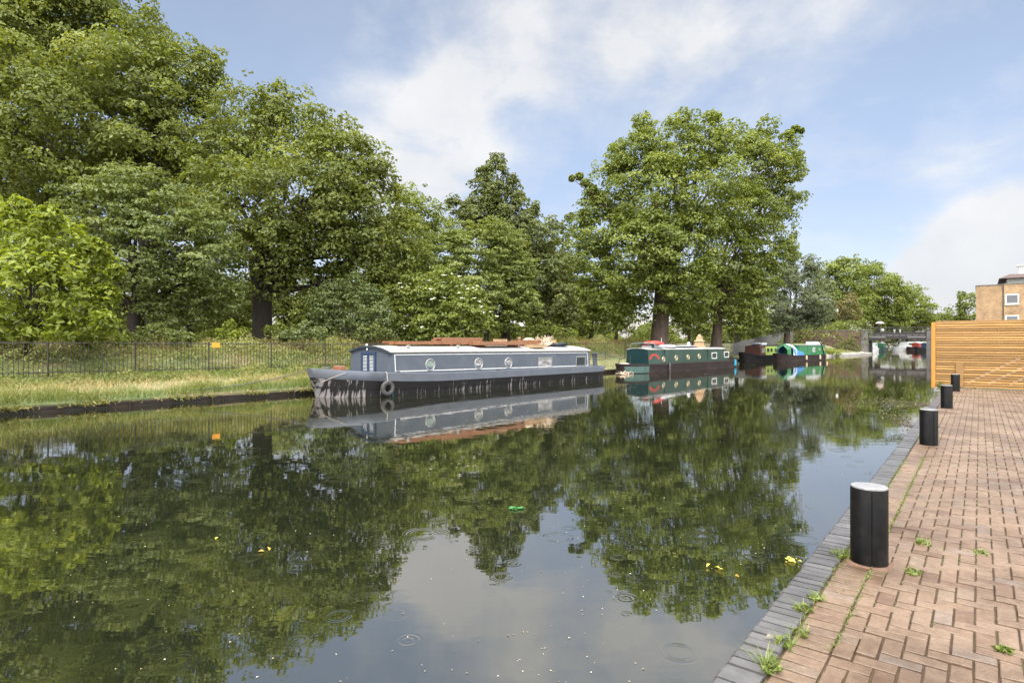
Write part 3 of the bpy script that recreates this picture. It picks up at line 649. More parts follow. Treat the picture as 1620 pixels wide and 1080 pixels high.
# ------------------------------------------------------------------ trees
def tree(name, label, cat, Y, trunk_px, lobes, leaf, dens, mat, base=1.3, trunk_r=0.5, bark='bark', fork=0.35, group=None, spread=0.55, extra=None,
         sub=0.36, flat=0.75, droop=0.0, trunk_top=None, lean=0.0, aspect=0.62, seed=1, min_z=None, limb_k=0.30):
    """lobes: (px, py, r_px[, depth offset in r]) at depth Y -> ellipsoidal masses that carry sprays of leaves"""
    global rng
    rs = random.Random(seed); rng = np.random.default_rng(seed * 17 + 3)
    k = Y / F
    bx = (trunk_px - CX) * k
    root = thing(name, label, cat, (bx, Y, base), 0, group)
    C, R = [], []
    for lb in lobes:
        px, py, r = lb[:3]; r_ = r * k
        dy = (lb[3] if len(lb) > 3 else rs.uniform(-spread, spread)) * max(r_, 1.2)
        y_ = Y + dy; kk = y_ / F
        C.append(((px - CX) * kk - bx, dy, HC - (py - HY) * kk - base)); R.append(r * kk)
    C = np.array(C); R = np.array(R)
    # trunk and limbs
    tb = MB()
    top = (trunk_top if trunk_top is not None else C[:, 2].mean() * fork)
    fk = Vector((lean, 0, top))
    tb.tube([(0, 0, -0.4), (0, 0, 0.05), (lean * .2, 0, top * .3), (lean * .5, 0, top * .65), fk], [trunk_r * 1.45, trunk_r * 1.15, trunk_r, trunk_r * .95, trunk_r * 1.0], 14)
    for c, r in zip(C, R):
        e = Vector(c); d = e - fk
        if d.length < 0.3: continue
        mid = fk + d * 0.45 + Vector((rs.uniform(-.1, .1) * d.length, rs.uniform(-.1, .1) * d.length, d.length * rs.uniform(0.02, 0.12)))
        r0 = trunk_r * limb_k * min(1.5, max(0.45, (r / max(R)) * 1.3))
        pts = [fk.lerp(mid, u).lerp(mid.lerp(e, u), u) for u in (0, .2, .4, .6, .8, 1)]
        pts = [p_ + Vector([rs.gauss(0, .03 * d.length) if 0 < q < 5 else 0 for _ in range(3)]) for q, p_ in enumerate(pts)]
        tb.tube(pts, [r0 * 1.3, r0 * 1.1, r0 * .85, r0 * .65, r0 * .45, r0 * .25], 7)
        for _ in range(4):
            u = rs.choice((2, 3, 4)); a = pts[u]; v = Vector((rs.gauss(0, 1), rs.gauss(0, 1), rs.gauss(0.2, .8))).normalized() * r * rs.uniform(.6, .95)
            tb.tube([a, a + v * .5 + Vector((0, 0, .08 * r)), a + v], [r0 * .4, r0 * .28, r0 * .1], 5)
    obj('trunk', tb, M[bark], root, smooth=True)
    # sprays
    Ps, Ns, Ts, Ss = [], [], [], []
    for c, r in zip(C, R):
        area = 4 * math.pi * r * r
        ns = max(6, int(area / (0.55 * (sub * r) ** 2 * math.pi) ))
        nl = int(area * dens / ns)
        u = rng.normal(size=(ns, 3)); u /= np.linalg.norm(u, axis=1, keepdims=True)
        rad = r * rng.uniform(0.55, 1.0, (ns, 1)); wisp = rng.random(ns) < 0.13; rad[wisp] = r * rng.uniform(0.98, 1.14, (wisp.sum(), 1))
        sc = c + u * rad; srad = sub * r * rng.uniform(0.55, 1.2, ns) * np.where(wisp, 0.6, 1.0)
        st = rng.normal(0.0, 0.17, ns)
        for q in range(ns):
            m = max(4, int(nl * (srad[q] / (sub * r)) ** 2 * rng.uniform(.7, 1.3)))
            v = rng.normal(size=(m, 3)); v /= np.linalg.norm(v, axis=1, keepdims=True)
            v[:, 2] = np.where(rng.random(m) < .8, np.abs(v[:, 2]), v[:, 2]); rr = srad[q] * rng.uniform(0.3, 1, (m, 1)) ** 0.45
            pp = sc[q] + v * rr * np.array([1, 1, flat]) - np.array([0, 0, .3 * srad[q] * flat])
            if droop: pp[:, 2] -= droop * (rr[:, 0] ** 1.5)
            nn = v * 0.9 + u[q] * 0.35 + rng.normal(size=(m, 3)) * 0.42 + np.array([0, 0, 0.35])
            Ps.append(pp); Ns.append(nn); Ts.append(0.45 + st[q] + rng.normal(0, 0.17, m)); Ss.append(leaf * rng.uniform(.45, 1.3, m))
    P = np.concatenate(Ps); Nn = np.concatenate(Ns); T = np.concatenate(Ts); Sz = np.concatenate(Ss)
    if min_z is not None:
        kp = P[:, 2] + base > min_z; P, Nn, T, Sz = P[kp], Nn[kp], T[kp], Sz[kp]
    link('crown', leaf_mesh('crown', P, Nn, Sz, T, aspect), M[mat], root)
    if extra: extra(root, C, R, k)
    TREES.append((name, len(P)))
    return root
TREES = []; M_ALIAS = {}
BLX, BLY = 61.8, 101.9

tree('plane_tree', 'huge plane tree filling the top left corner, taller than the frame', 'tree', 43, 232,
     [(-80, 110, 150), (40, 60, 140), (135, 62, 112), (235, 135, 90), (298, 122, 60, -.2), (60, 200, 140, -.5), (175, 190, 125, -.4), (275, 215, 95), (-80, 270, 130, .3), (20, 300, 110, .4), (325, 108, 30), (120, -50, 100), (-10, -60, 120), (225, 70, 50), (190, 300, 90, .5), (300, 290, 70, .5)],
     0.28, 50, 'leaf_plane', trunk_r=0.6, bark='bark_dark', fork=0.30, seed=1, sub=0.30)
tree('plane_tree', 'broad plane tree with a thick dark forked trunk, behind the railing left of the boats', 'tree', 38, 415,
     [(400, 200, 72), (458, 212, 70), (520, 262, 66, -.3), (560, 262, 52), (592, 250, 30), (480, 310, 95, -.6), (400, 320, 95, -.4), (560, 345, 70, -.3), (602, 322, 45), (430, 405, 70, -.5), (520, 395, 70), (588, 400, 55), (622, 410, 42), (350, 250, 66, .5), (345, 350, 75, .2), (648, 380, 38), (520, 455, 42), (372, 470, 36), (600, 452, 40), (440, 160, 34), (545, 205, 24), (500, 190, 24), (612, 285, 22)],
     0.25, 56, 'leaf_plane', trunk_r=0.62, bark='bark_dark', trunk_top=3.6, seed=2, sub=0.32)
tree('plane_tree', 'rounded green tree rising between the thick-trunked plane and the dark conical tree', 'tree', 54, 655,
     [(650, 330, 40), (682, 348, 34), (640, 385, 50), (692, 400, 48), (665, 440, 40), (630, 455, 35)], 0.32, 36, 'leaf_plane_light', trunk_r=0.4, seed=3)
tree('chestnut_tree', 'rounded olive green tree with layered foliage, in front of the huge plane tree', 'tree', 32, 215,
     [(212, 312, 60), (150, 345, 70), (262, 340, 66, -.3), (108, 382, 62), (302, 392, 70, -.4), (250, 490, 38), (150, 480, 40), (330, 488, 30), (340, 430, 55), (205, 400, 80, -.6), (132, 432, 58), (272, 452, 55), (364, 470, 28), (60, 372, 48), (190, 275, 25), (245, 285, 25), (320, 350, 30)],
     0.20, 76, 'leaf_olive', trunk_r=0.42, bark='bark_dark', seed=4, sub=0.30, flat=0.45, droop=0.10)
tree('walnut_tree', 'bright yellow-green young tree hanging over the railing at the left edge', 'tree', 23.6, 45,
     [(40, 385, 66), (-35, 375, 75), (92, 398, 58), (132, 420, 42), (60, 460, 74, -.3), (122, 475, 50), (168, 468, 20), (165, 508, 18), (-25, 480, 80), (20, 508, 42, -.5), (100, 512, 28, -.6), (182, 430, 12), (30, 335, 24), (150, 395, 18), (75, 345, 20)],
     0.30, 40, 'leaf_lime', base=0.6, trunk_r=0.14, bark='bark_dark', seed=5, sub=0.28, flat=0.7, aspect=0.42, droop=.05)
tree('hawthorn_shrub', 'grey-green rounded hawthorn standing left of the white-flowered elder', 'shrub', 35.5, 548,
     [(540, 482, 44), (512, 492, 28), (582, 490, 34), (562, 452, 22), (602, 500, 22), (530, 515, 26), (575, 520, 24), (525, 455, 14), (592, 462, 12)], 0.17, 100, 'leaf_hawthorn', base=1.0, trunk_r=0.12, seed=6, flat=0.5, sub=.3)
def elder_flowers(root, C, R, k):
    n = 85; P, Nn = [], []
    for _ in range(n):
        q = rng.integers(len(C)); u = rng.normal(size=3); u[1] = -abs(u[1]); u[2] = abs(u[2]) * .8; u /= np.linalg.norm(u)
        c = C[q] + u * R[q] * 1.03
        for _ in range(16): P.append(c + rng.normal(0, 0.045, 3) * np.array([1, 1, .35])); Nn.append(u * .5 + np.array([0, -.3, 1]) + rng.normal(0, .3, 3))
    link('blossom', leaf_mesh('blossom', np.array(P), np.array(Nn), rng.uniform(.035, .075, len(P)), rng.uniform(0, 1, len(P)), .9), M['blossom'], root)
tree('elder_shrub', 'large elder bush dotted with white flower heads, behind the blue-grey boat', 'shrub', 37.5, 690,
     [(690, 480, 52, -.2), (650, 500, 40), (735, 490, 38), (700, 445, 28), (660, 462, 32), (720, 520, 32), (668, 528, 28), (750, 462, 16), (640, 470, 20), (690, 520, 40), (620, 500, 24), (640, 522, 22), (765, 505, 22), (745, 525, 22)], 0.2, 90, 'leaf_plane_light', base=1.0, trunk_r=0.12, seed=7, extra=elder_flowers, flat=.6, sub=.3)
tree('maple_tree', 'golden-green spreading tree with a short dark trunk, right of the elder bush', 'tree', 43, 768,
     [(700, 402, 44), (760, 392, 48, -.3), (802, 392, 38), (690, 452, 44), (750, 450, 55, -.5), (810, 440, 38), (832, 480, 26), (782, 485, 40, -.3), (662, 420, 24), (720, 372, 26), (785, 368, 24), (835, 420, 18), (700, 490, 36), (745, 500, 30), (815, 505, 24), (665, 470, 28)],
     0.20, 105, 'leaf_gold', trunk_r=0.3, bark='bark_dark', seed=8, flat=0.42, sub=.28)
tree('lime_tree', 'dark pointed conical tree rising above the golden-green tree in the middle', 'tree', 50, 800,
     [(785, 255, 15), (783, 278, 24), (770, 305, 30), (802, 312, 30), (768, 340, 40), (818, 345, 36), (738, 335, 24), (846, 372, 34), (790, 390, 66), (868, 420, 38), (862, 462, 42), (820, 430, 58), (884, 470, 24), (846, 330, 9), (716, 318, 12), (760, 275, 10), (812, 285, 10), (835, 480, 34), (790, 470, 50), (860, 500, 30), (900, 490, 24)],
     0.25, 90, 'leaf_deep', trunk_r=0.35, bark='bark_dark', seed=9, droop=0.35, flat=.8, sub=.34, trunk_top=9)
tree('plane_tree', 'largest plane tree right of centre with a broad reddish-brown trunk, behind the dark green boat', 'tree', 58, 1043,
     [(1012, 242, 48), (1062, 230, 50), (1112, 226, 46), (1150, 228, 38), (982, 300, 54), (1040, 310, 72, -.4), (1110, 310, 70, -.3), (952, 362, 50), (932, 420, 46), (1000, 400, 72, -.5), (1070, 400, 75, -.5), (962, 465, 42), (1030, 462, 50), (1092, 462, 46), (905, 282, 5, 0), (917, 279, 6, .1), (926, 290, 7, 0), (938, 300, 8), (935, 332, 26), (1018, 195, 18), (1080, 185, 14), (1128, 185, 12), (975, 250, 22), (925, 475, 30), (940, 505, 24), (1085, 500, 22), (985, 505, 20)],
     0.31, 43, 'leaf_plane_light', trunk_r=0.80, fork=.3, trunk_top=6.5, lean=0.5, seed=10, sub=.30)
tree('plane_tree', 'plane tree with a slimmer leaning trunk, at the right of the largest plane tree', 'tree', 62, 1133,
     [(1200, 262, 50), (1238, 238, 30), (1225, 310, 48), (1180, 330, 56, -.4), (1150, 400, 60, -.5), (1210, 380, 46), (1238, 400, 24), (1170, 460, 46), (1120, 480, 36), (1205, 440, 34), (1182, 500, 24), (1200, 510, 18), (1165, 505, 22), (1215, 200, 18), (1256, 270, 20), (1268, 207, 4, 0), (1258, 204, 6, 0), (1250, 214, 9, 0), (1195, 225, 22), (1262, 250, 12)],
     0.31, 43, 'leaf_plane_light', trunk_r=0.48, trunk_top=5.0, lean=.5, seed=11, sub=.30)
tree('plane_tree', 'dark green tree filling the gap between the pointed conical tree and the largest plane tree', 'tree', 68, 892,
     [(890, 372, 20), (880, 410, 32), (905, 430, 34), (890, 470, 38), (905, 505, 26), (872, 352, 12), (902, 345, 8), (870, 500, 24)], 0.36, 34, 'leaf_plane', trunk_r=0.3, seed=41)
tree('willow_tree', 'silvery grey-green drooping willow right of the two big plane trees', 'tree', 78, 1245,
     [(1232, 440, 32), (1268, 430, 26), (1258, 472, 34), (1222, 488, 28), (1290, 480, 26), (1250, 402, 15), (1285, 418, 15), (1255, 372, 7), (1305, 455, 14), (1212, 455, 20), (1300, 495, 20), (1200, 508, 18), (1228, 512, 18), (1258, 506, 20), (1285, 504, 18)],
     0.36, 62, 'leaf_silver', trunk_r=0.4, seed=12, droop=.25, aspect=.3, sub=.34)
tree('plane_tree', 'green tree behind the bridge wall, next to the silvery willow', 'tree', 122, 1325,
     [(1320, 440, 28), (1345, 430, 24), (1312, 470, 32), (1350, 468, 32), (1298, 500, 22), (1330, 418, 12), (1340, 500, 26), (1320, 510, 20), (1285, 510, 18)], 0.48, 22, 'leaf_plane_light', trunk_r=0.5, seed=13, base=2.5)
tree('plane_tree', 'widest green tree behind the middle of the bridge', 'tree', 130, 1388,
     [(1378, 450, 32), (1408, 468, 32), (1368, 480, 32), (1400, 498, 28), (1366, 430, 14), (1385, 425, 12), (1430, 470, 18), (1412, 445, 14), (1380, 512, 20), (1420, 510, 20)], 0.48, 22, 'leaf_plane_light', trunk_r=0.5, seed=14, base=2.5)
tree('plane_tree', 'tapering green tree behind the right end of the bridge', 'tree', 142, 1445,
     [(1440, 472, 24), (1462, 508, 16), (1440, 512, 18), (1420, 510, 20), (1482, 512, 9), (1455, 488, 22), (1430, 498, 22), (1464, 500, 13), (1447, 460, 10), (1475, 505, 8)], 0.5, 15, 'leaf_plane_light', trunk_r=0.4, seed=15, base=2.0)
tree('copper_tree', 'small rusty-leaved tree behind the brick bridge wall', 'tree', 114, 1340,
     [(1340, 485, 17), (1326, 492, 14), (1352, 497, 13), (1345, 470, 8)], 0.36, 22, 'leaf_rust', trunk_r=0.2, seed=16, base=2.5)
tree('far_tree', 'low distant tree down the canal beyond the bridge railing', 'tree', 190, 1482,
     [(1480, 508, 9), (1470, 505, 9), (1493, 508, 8), (1485, 500, 6)], 0.6, 12, 'leaf_plane', trunk_r=0.3, seed=17, base=0.5)
tree('far_tree', 'dark clump of trees closing the canal far beyond the bridge', 'tree', 230, 1425,
     [(1375, 532, 11), (1390, 528, 12), (1408, 531, 12), (1425, 528, 12), (1442, 530, 12), (1458, 528, 12), (1474, 531, 11), (1384, 541, 8), (1402, 541, 8), (1420, 541, 8), (1438, 541, 8), (1456, 541, 8), (1470, 541, 8)], 0.7, 12, 'leaf_deep', trunk_r=0.3, bark='bark_dark', seed=27, base=-.4)
tree('sycamore_tree', 'small tree standing left of the yellow brick building', 'tree', 92, 1522,
     [(1528, 478, 13), (1510, 494, 15), (1535, 495, 17), (1497, 504, 10), (1521, 466, 6), (1540, 470, 9), (1520, 508, 14)], 0.34, 30, 'leaf_plane_light', trunk_r=0.2, seed=18, base=0.0)
for nm, lab, px, Y, lb, mt in (
    ('bramble_bush', 'wide low bramble bush behind the railing below the olive tree', 250, 27.5, [(225, 532, 16), (250, 526, 18), (278, 533, 15), (200, 536, 12), (300, 537, 10)], 'leaf_olive'),
    ('bramble_bush', 'rounded bright bush behind the railing just right of the bright yellow-green tree', 165, 25.5, [(150, 535, 16), (172, 530, 15), (190, 537, 11), (135, 540, 12)], 'leaf_lime'),
    ('bramble_bush', 'pale bush behind the railing between the thick dark trunk and the hawthorn', 480, 31.5, [(465, 528, 12), (486, 522, 15), (508, 529, 12), (448, 532, 9)], 'leaf_hawthorn'),
    ('bramble_bush', 'dark green bush at the foot of the hawthorn, just left of the elder', 590, 34, [(575, 528, 12), (595, 524, 14), (612, 530, 10)], 'leaf_deep'),
    ('bramble_bush', 'broad green bush behind the stern of the blue-grey boat, right of the elder', 850, 45, [(835, 522, 12), (858, 518, 14), (882, 524, 12), (905, 526, 9), (815, 526, 9)], 'leaf_plane_light'),
    ('bramble_bush', 'dark bush at the foot of the slimmer leaning plane trunk', 1100, 62, [(1085, 524, 8), (1102, 522, 9), (1118, 526, 7), (1160, 527, 8), (1175, 524, 9)], 'leaf_deep')):
    tree(nm, lab, 'bush', Y, px, lb, .17, 85, M_ALIAS.get(mt, mt), base=.8, trunk_r=.03, bark='bark_dark', seed=int(px), sub=.32, flat=.6)
# bushes at the bridge's foot
tree('bush', 'dark green bush in front of the brick bridge wall beside the left abutment', 'bush', 96, 1338, [(1330, 548, 9), (1342, 546, 11), (1354, 550, 9), (1325, 553, 6), (1348, 540, 6)], 0.22, 40, 'leaf_deep', base=-0.1, trunk_r=0.06, seed=19)
tree('bush', 'pale green low bush on the bank behind the bright green boat', 'bush', 86, 1312, [(1306, 556, 6), (1316, 557, 5), (1300, 552, 5), (1326, 560, 4)], 0.18, 45, 'leaf_lime', base=-0.2, trunk_r=0.05, seed=20)
tree('bush', 'leafy bush growing behind the paling fence left of the brick gate pier', 'bush', 92, 1238, [(1232, 545, 8), (1244, 540, 9), (1250, 548, 7), (1222, 548, 6)], 0.2, 40, 'leaf_olive', base=0.0, trunk_r=0.06, seed=21)
tree('sapling', 'bright green sapling sticking up behind the railing right of the orange notice', 'sapling', 31, 362, [(362, 520, 12), (350, 528, 10), (372, 530, 9), (385, 524, 7), (366, 512, 6)], 0.2, 50, 'leaf_lime', base=1.0, trunk_r=0.03, bark='bark_dark', seed=22, aspect=.5)
tree('sapling', 'low leafy sapling behind the railing below the thick dark trunk', 'sapling', 33, 432, [(425, 522, 8), (440, 520, 10), (452, 524, 8), (470, 526, 7)], 0.2, 45, 'leaf_plane_light', base=1.0, trunk_r=0.03, bark='bark_dark', seed=23)
# park trees far behind, seen below and between the crowns
protos = []
for s_, (lb, mt) in enumerate((
    ([(0, 40, 45), (-35, 60, 35), (35, 60, 38), (0, 70, 40), (-20, 25, 25), (25, 30, 25), (-25, 95, 28), (28, 98, 26)], 'leaf_plane'),
    ([(0, 30, 30), (-18, 55, 30), (20, 60, 32), (0, 75, 34), (0, 10, 18), (-18, 100, 28), (22, 104, 26)], 'leaf_plane_light'),
    ([(0, 60, 40), (-40, 68, 30), (40, 66, 30), (0, 80, 35), (-30, 104, 24), (15, 108, 26), (45, 100, 20)], 'leaf_olive'))):
    o = tree('park_tree', 'smaller park tree glimpsed far behind through the gaps below the big crowns', 'tree', 80, 810, [(810 + a, 400 + b, c) for a, b, c in lb], 0.42, 16, mt, base=1.2, trunk_r=0.3, bark='bark_dark', seed=30 + s_, group='park trees far behind the big crowns')
    protos.append(o)
place = [(-130, 78), (-40, 90), (40, 76), (120, 92), (190, 80), (262, 88), (300, 74), (345, 92), (372, 80), (455, 78), (490, 88), (540, 84), (585, 92), (620, 76), (660, 96), (700, 84), (735, 92), (868, 86), (905, 94), (935, 84), (975, 98), (1090, 100), (1165, 96), (1195, 104)]
for q, (px, Y) in enumerate(place):
    o = protos[q % 3] if q < 3 else copy_tree(protos[(q * 2 + q // 3) % 3])
    o.location = ((px - CX) / F * Y, Y, 1.2); o.rotation_euler.z = random.uniform(0, 6.28); sc = random.uniform(.75, 1.1); o.scale = (sc, sc, sc * random.uniform(.85, 1.05))

# hedge and scrub closing the far side of the park, one unbroken mass with a few gaps
rng = np.random.default_rng(77); n = 110000
hx = rng.uniform(-125, 62, n); hy = 108 + rng.normal(0, 3.5, n) + 10 * np.sin(hx * .05)
hpx = CX + hx / hy * F
hh = np.array([3.5 + 1.6 * mnoise.noise(Vector((a * .12, 3.3, 0))) + .8 * mnoise.noise(Vector((a * .6, 1.3, 0))) for a in hx])
for a, b_ in ((272, 292), (618, 636), (975, 1003), (1066, 1094)): hh = hh * (1 - .8 * np.exp(-((hpx - (a + b_) / 2 + rng.normal(0, 3, n)) / ((b_ - a) * .6)) ** 2))
hz_ = 1.0 + hh * rng.uniform(0, 1, n) ** .8
Pn = np.column_stack([hx, hy, hz_])
tag(link('distant_hedge', leaf_mesh('distant_hedge', Pn, rng.normal(size=Pn.shape) + np.array([0, -.5, .7]), rng.uniform(.3, .6, n), .45 + .2 * np.sin(hx * .7) + rng.normal(0, .2, n), .6), M['leaf_plane']), 'far hedge and scrub along the other side of the park', 'hedge', kind='stuff')
# banks beyond the bridge, overgrown
pL, sL, mL = bank_scatter(26000, near_i(65, 108), near_i(130, 280), .3, 18); pL[:, 2] += rng.uniform(0, 1, len(pL)) * (.8 + .42 * sL)
n = 22000; k_ = rng.uniform(12, 230, n); lat = 13 + 16 * rng.random(n)
Pb_ = np.concatenate([pL, np.column_stack([BLX + DV.x * k_ + RV.x * lat, BLY + DV.y * k_ + RV.y * lat, -.4 + (.6 + .5 * (lat - 12)) * rng.uniform(.1, 1.1, n)])]); n = len(Pb_)
tag(link('bank_scrub', leaf_mesh('bank_scrub', Pb_, rng.normal(size=Pb_.shape) + np.array([0, -.5, .7]), rng.uniform(.3, .6, n), .4 + rng.normal(0, .25, n), .6), M['leaf_plane']), 'overgrown banks of the canal beyond the bridge', 'scrub', kind='stuff')
# ------------------------------------------------------------------ grass and undergrowth on the left bank
rng = np.random.default_rng(5)
i0, iF = near_i(-30, 3), near_i(60, 97)
iB = near_i(6, 41)
Pg, s_, n2 = [], [], []
for n, a, b, s0, s1 in ((78000, i0, iB, -0.03, 4.3), (9000, iB, iF, 0.0, 4.3)):
    p_, q_, m_ = bank_scatter(n, a, b, s0, s1); Pg.append(p_); s_.append(q_); n2.append(m_)
Pg = np.concatenate(Pg); s_ = np.concatenate(s_); n2 = np.concatenate(n2)
strip = np.exp(-((s_ - 2.2 - .9 * n2) / .95) ** 2)
tint = 0.24 + 0.85 * strip + 0.38 * n2 + rng.normal(0, .12, len(s_))
H = (0.10 + 0.10 * rng.random(len(s_))) * (1 + 0.8 * n2.clip(0)) * (1.15 - 0.45 * strip) + 0.12 * (s_ < .5)
H *= rng.uniform(.4, 1.5, len(s_)); Pg[:, 2] -= .0
keep = rng.random(len(s_)) < np.where(strip > .6, .75, 1)
tag(link('bank_grass', blade_mesh('bank_grass', Pg[keep], H[keep] * np.clip(1.35 + 1.1 * n2[keep], .6, 2.4), 0.015, 0.6, tint[keep]), M['grass']), 'patchy green and straw-coloured grass along the canal bank', 'grass', kind='stuff')
po, so_, mo_ = bank_scatter(16000, i0, iB, -.16, .22); po[:, 2] = -.40 + rng.normal(0, .03, len(po)); kk = rng.random(len(po)) < (.35 + .9 * mo_)
dl = rng.normal(size=(len(po), 3)); tag(link('overhanging_grass', leaf_mesh('overhanging_grass', po[kk] + np.array([0.03, -.05, -.03]), dl[kk] + np.array([.5, -.7, .5]), rng.uniform(.08, .30, kk.sum()), .35 + .5 * rng.random(kk.sum()), .16), M['grass']), 'ragged grass and roots hanging over the timber bank edging', 'grass', kind='stuff')
pc, sc_, mc = bank_scatter(9000, i0, iB, .0, 1.3); kk2 = mc > .12; pc[:, 2] += rng.random(len(pc)) * .28
tag(link('bank_weeds', leaf_mesh('bank_weeds', pc[kk2], rng.normal(size=(kk2.sum(), 3)) * .6 + np.array([0, -.3, 1.0]), rng.uniform(.07, .17, kk2.sum()), .35 + .3 * rng.random(kk2.sum()), .4), M['undergrowth']), 'leafy green weeds scattered along the water edge of the bank', 'weeds', kind='stuff')
pi_, si_, mi_ = bank_scatter(15000, i0, iB, 3.1, 4.7); ki = mi_ > -.05; pi_[:, 2] += rng.random(len(pi_)) * .14
tag(link('ivy_cover', leaf_mesh('ivy_cover', pi_[ki], rng.normal(size=(ki.sum(), 3)) * .5 + np.array([0, -.4, 1.0]), rng.uniform(.07, .15, ki.sum()), .25 + .4 * rng.random(ki.sum()), .75), M['leaf_deep']), 'dark leafy ground cover creeping around the foot of the railing', 'ground cover', kind='stuff')
# low leafy weeds at the foot of the railing and up the slope behind it
p1, s1, m1 = bank_scatter(38000, i0, iB, 2.9, 5.2); h1 = rng.random(len(s1)) * (0.14 + 0.5 * m1.clip(0)) * np.clip((s1 - 2.6) / 1.2, .25, 1); p1[:, 2] += h1
p2, s2, m2 = bank_scatter(95000, i0, near_i(22, 63), 4.9, 9.0, 0.8); h2 = rng.random(len(s2)) ** .7 * np.clip(0.58 + 0.7 * m2 + .25 * np.sin(p2[:, 0] * 1.7), .08, 1.2) ; p2[:, 2] += h2
p3, s3, m3 = bank_scatter(9000, near_i(38, 79), near_i(56, 94), .8, 4.5); h3 = rng.random(len(s3)) * (0.4 + .4 * m3); p3[:, 2] += h3.clip(0)
P = np.concatenate([p1, p2, p3]); m = np.concatenate([m1, m2, m3]); sA = np.concatenate([s1, s2, s3])
tt = 0.58 + 0.35 * m + rng.normal(0, .17, len(P)) + np.where(sA > 6.5, .14, -.06)
tag(link('undergrowth', leaf_mesh('undergrowth', P, rng.normal(size=P.shape) * .7 + np.array([0, -.3, 1.0]), rng.uniform(.06, .16, len(P)), tt, .5), M['undergrowth']), 'tangle of nettles and weeds on the slope around the railing', 'undergrowth', kind='stuff')
p4, s4, m4 = bank_scatter(34000, i0, near_i(26, 68), 6.5, 11.5)
w4 = np.where((p4[:, 0] > 2) | ((p4[:, 0] > -12) & (p4[:, 0] < 0)), 1.0, .35); kp = rng.random(len(s4)) < w4
tag(link('dry_grass', blade_mesh('dry_grass', p4[kp], (0.35 + .45 * rng.random(kp.sum())), 0.022, 0.25, 0.5 + .35 * m4[kp] + rng.normal(0, .2, kp.sum())), M['dry_grass']), 'tall straw-coloured seeding grass at the top of the slope', 'grass', kind='stuff')

# ------------------------------------------------------------------ narrowboats
def near_t(root_loc, a, px, yl):
    """distance along a boat (from its bow point) at which picture column px meets the boat's long line yl"""
    u = Vector((math.cos(a), math.sin(a))); n = Vector((-math.sin(a), math.cos(a)))
    ox, oy = root_loc[0] + n.x * yl, root_loc[1] + n.y * yl; m = (px - CX) / F
    return (m * oy - ox) / (u.x - m * u.y)
def yz(root_loc, a, t, yl, py):
    Y = root_loc[1] + math.sin(a) * t + math.cos(a) * yl
    return HC - (py - HY) / F * Y - WZ
def hull(root, Ln, W, zt, zb, bow, stern, rake, m_hull, m_band, m_deck, blunt=0.6, strake=None, m_strake=None, taper=0.45):
    def hw(x):
        h = W / 2
        if x < bow: h *= max(0.004, 1 - (1 - x / bow) ** 2.1) ** blunt
        if x > Ln - stern: h *= 1 - taper * ((x - (Ln - stern)) / stern) ** 2.6
        return h
    xs = [0, .03, .09, .2, .4, .7, 1.0, 1.4, 1.8, 2.3]; xs = [x for x in xs if x < bow] + [bow + (Ln - stern - bow) * k / 14 for k in range(15)] + [Ln - stern + stern * k / 6 for k in range(1, 7)]
    def pt(x, z, side, grow=0.0, fl=True):
        top = zt(x); f = max(0, z) / top
        rx = x - (rake * f * max(0, 1 - x / bow) if x < bow else 0)
        h = hw(x) * ((0.94 + 0.06 * f) if fl else 1) + grow
        return Vector((rx - (grow if x < .05 else 0), W / 2 + side * h, z))
    hb, bd, dk = MB(), MB(), MB()
    for side in (-1, 1):
        hb.grid([[pt(x, z, side) for z in (-0.45, 0.0, zb(x) * .5, zb(x))] for x in xs])
        bd.grid([[pt(x, zb(x) - .01, side, 0.0), pt(x, zb(x) + .008, side, .018), pt(x, zt(x), side, .018), pt(x, zt(x) + .018, side, .004), pt(x, zt(x) + .018, side, -.06), pt(x, zt(x) - .08, side, -.065)] for x in xs])
    hb.grid([[pt(0, z, -1) for z in (-.45, 0, zb(0) * .5, zb(0))], [pt(0, z, 1) for z in (-.45, 0, zb(0) * .5, zb(0))]])
    bd.grid([[pt(0, z, -1, .018) for z in (zb(0), zt(0) + .018)], [pt(0, z, 1, .018) for z in (zb(0), zt(0) + .018)]])
    hb.grid([[pt(Ln, z, -1) for z in (-.45, 0, zb(Ln))], [pt(Ln, z, 1) for z in (-.45, 0, zb(Ln))]])
    bd.grid([[pt(Ln, z, -1, .018) + Vector((.015, 0, 0)) for z in (zb(Ln) - .01, zt(Ln) + .018)], [pt(Ln, z, 1, .018) + Vector((.015, 0, 0)) for z in (zb(Ln) - .01, zt(Ln) + .018)]])
    dk.grid([[pt(x, zt(x) - .05, -1, -.03), pt(x, zt(x) - .03, -1, -hw(x) * .5), pt(x, zt(x) - .02, -1, -hw(x)), pt(x, zt(x) - .03, 1, -hw(x) * .5), pt(x, zt(x) - .05, 1, -.03)] for x in xs])
    obj('hull', hb, m_hull, root, smooth=True); obj('gunwale', bd, m_band, root, smooth=True); obj('deck', dk, m_deck, root)
    if strake:
        sb = MB()
        for f in strake:
            for side in (-1, 1):
                sb.grid([[pt(x, zb(x) * f - .022, side, .0), pt(x, zb(x) * f - .02, side, .022), pt(x, zb(x) * f + .02, side, .022), pt(x, zb(x) * f + .022, side, 0)] for x in xs])
        obj('rubbing_strake', sb, m_strake or m_hull, root, smooth=True)
    return pt
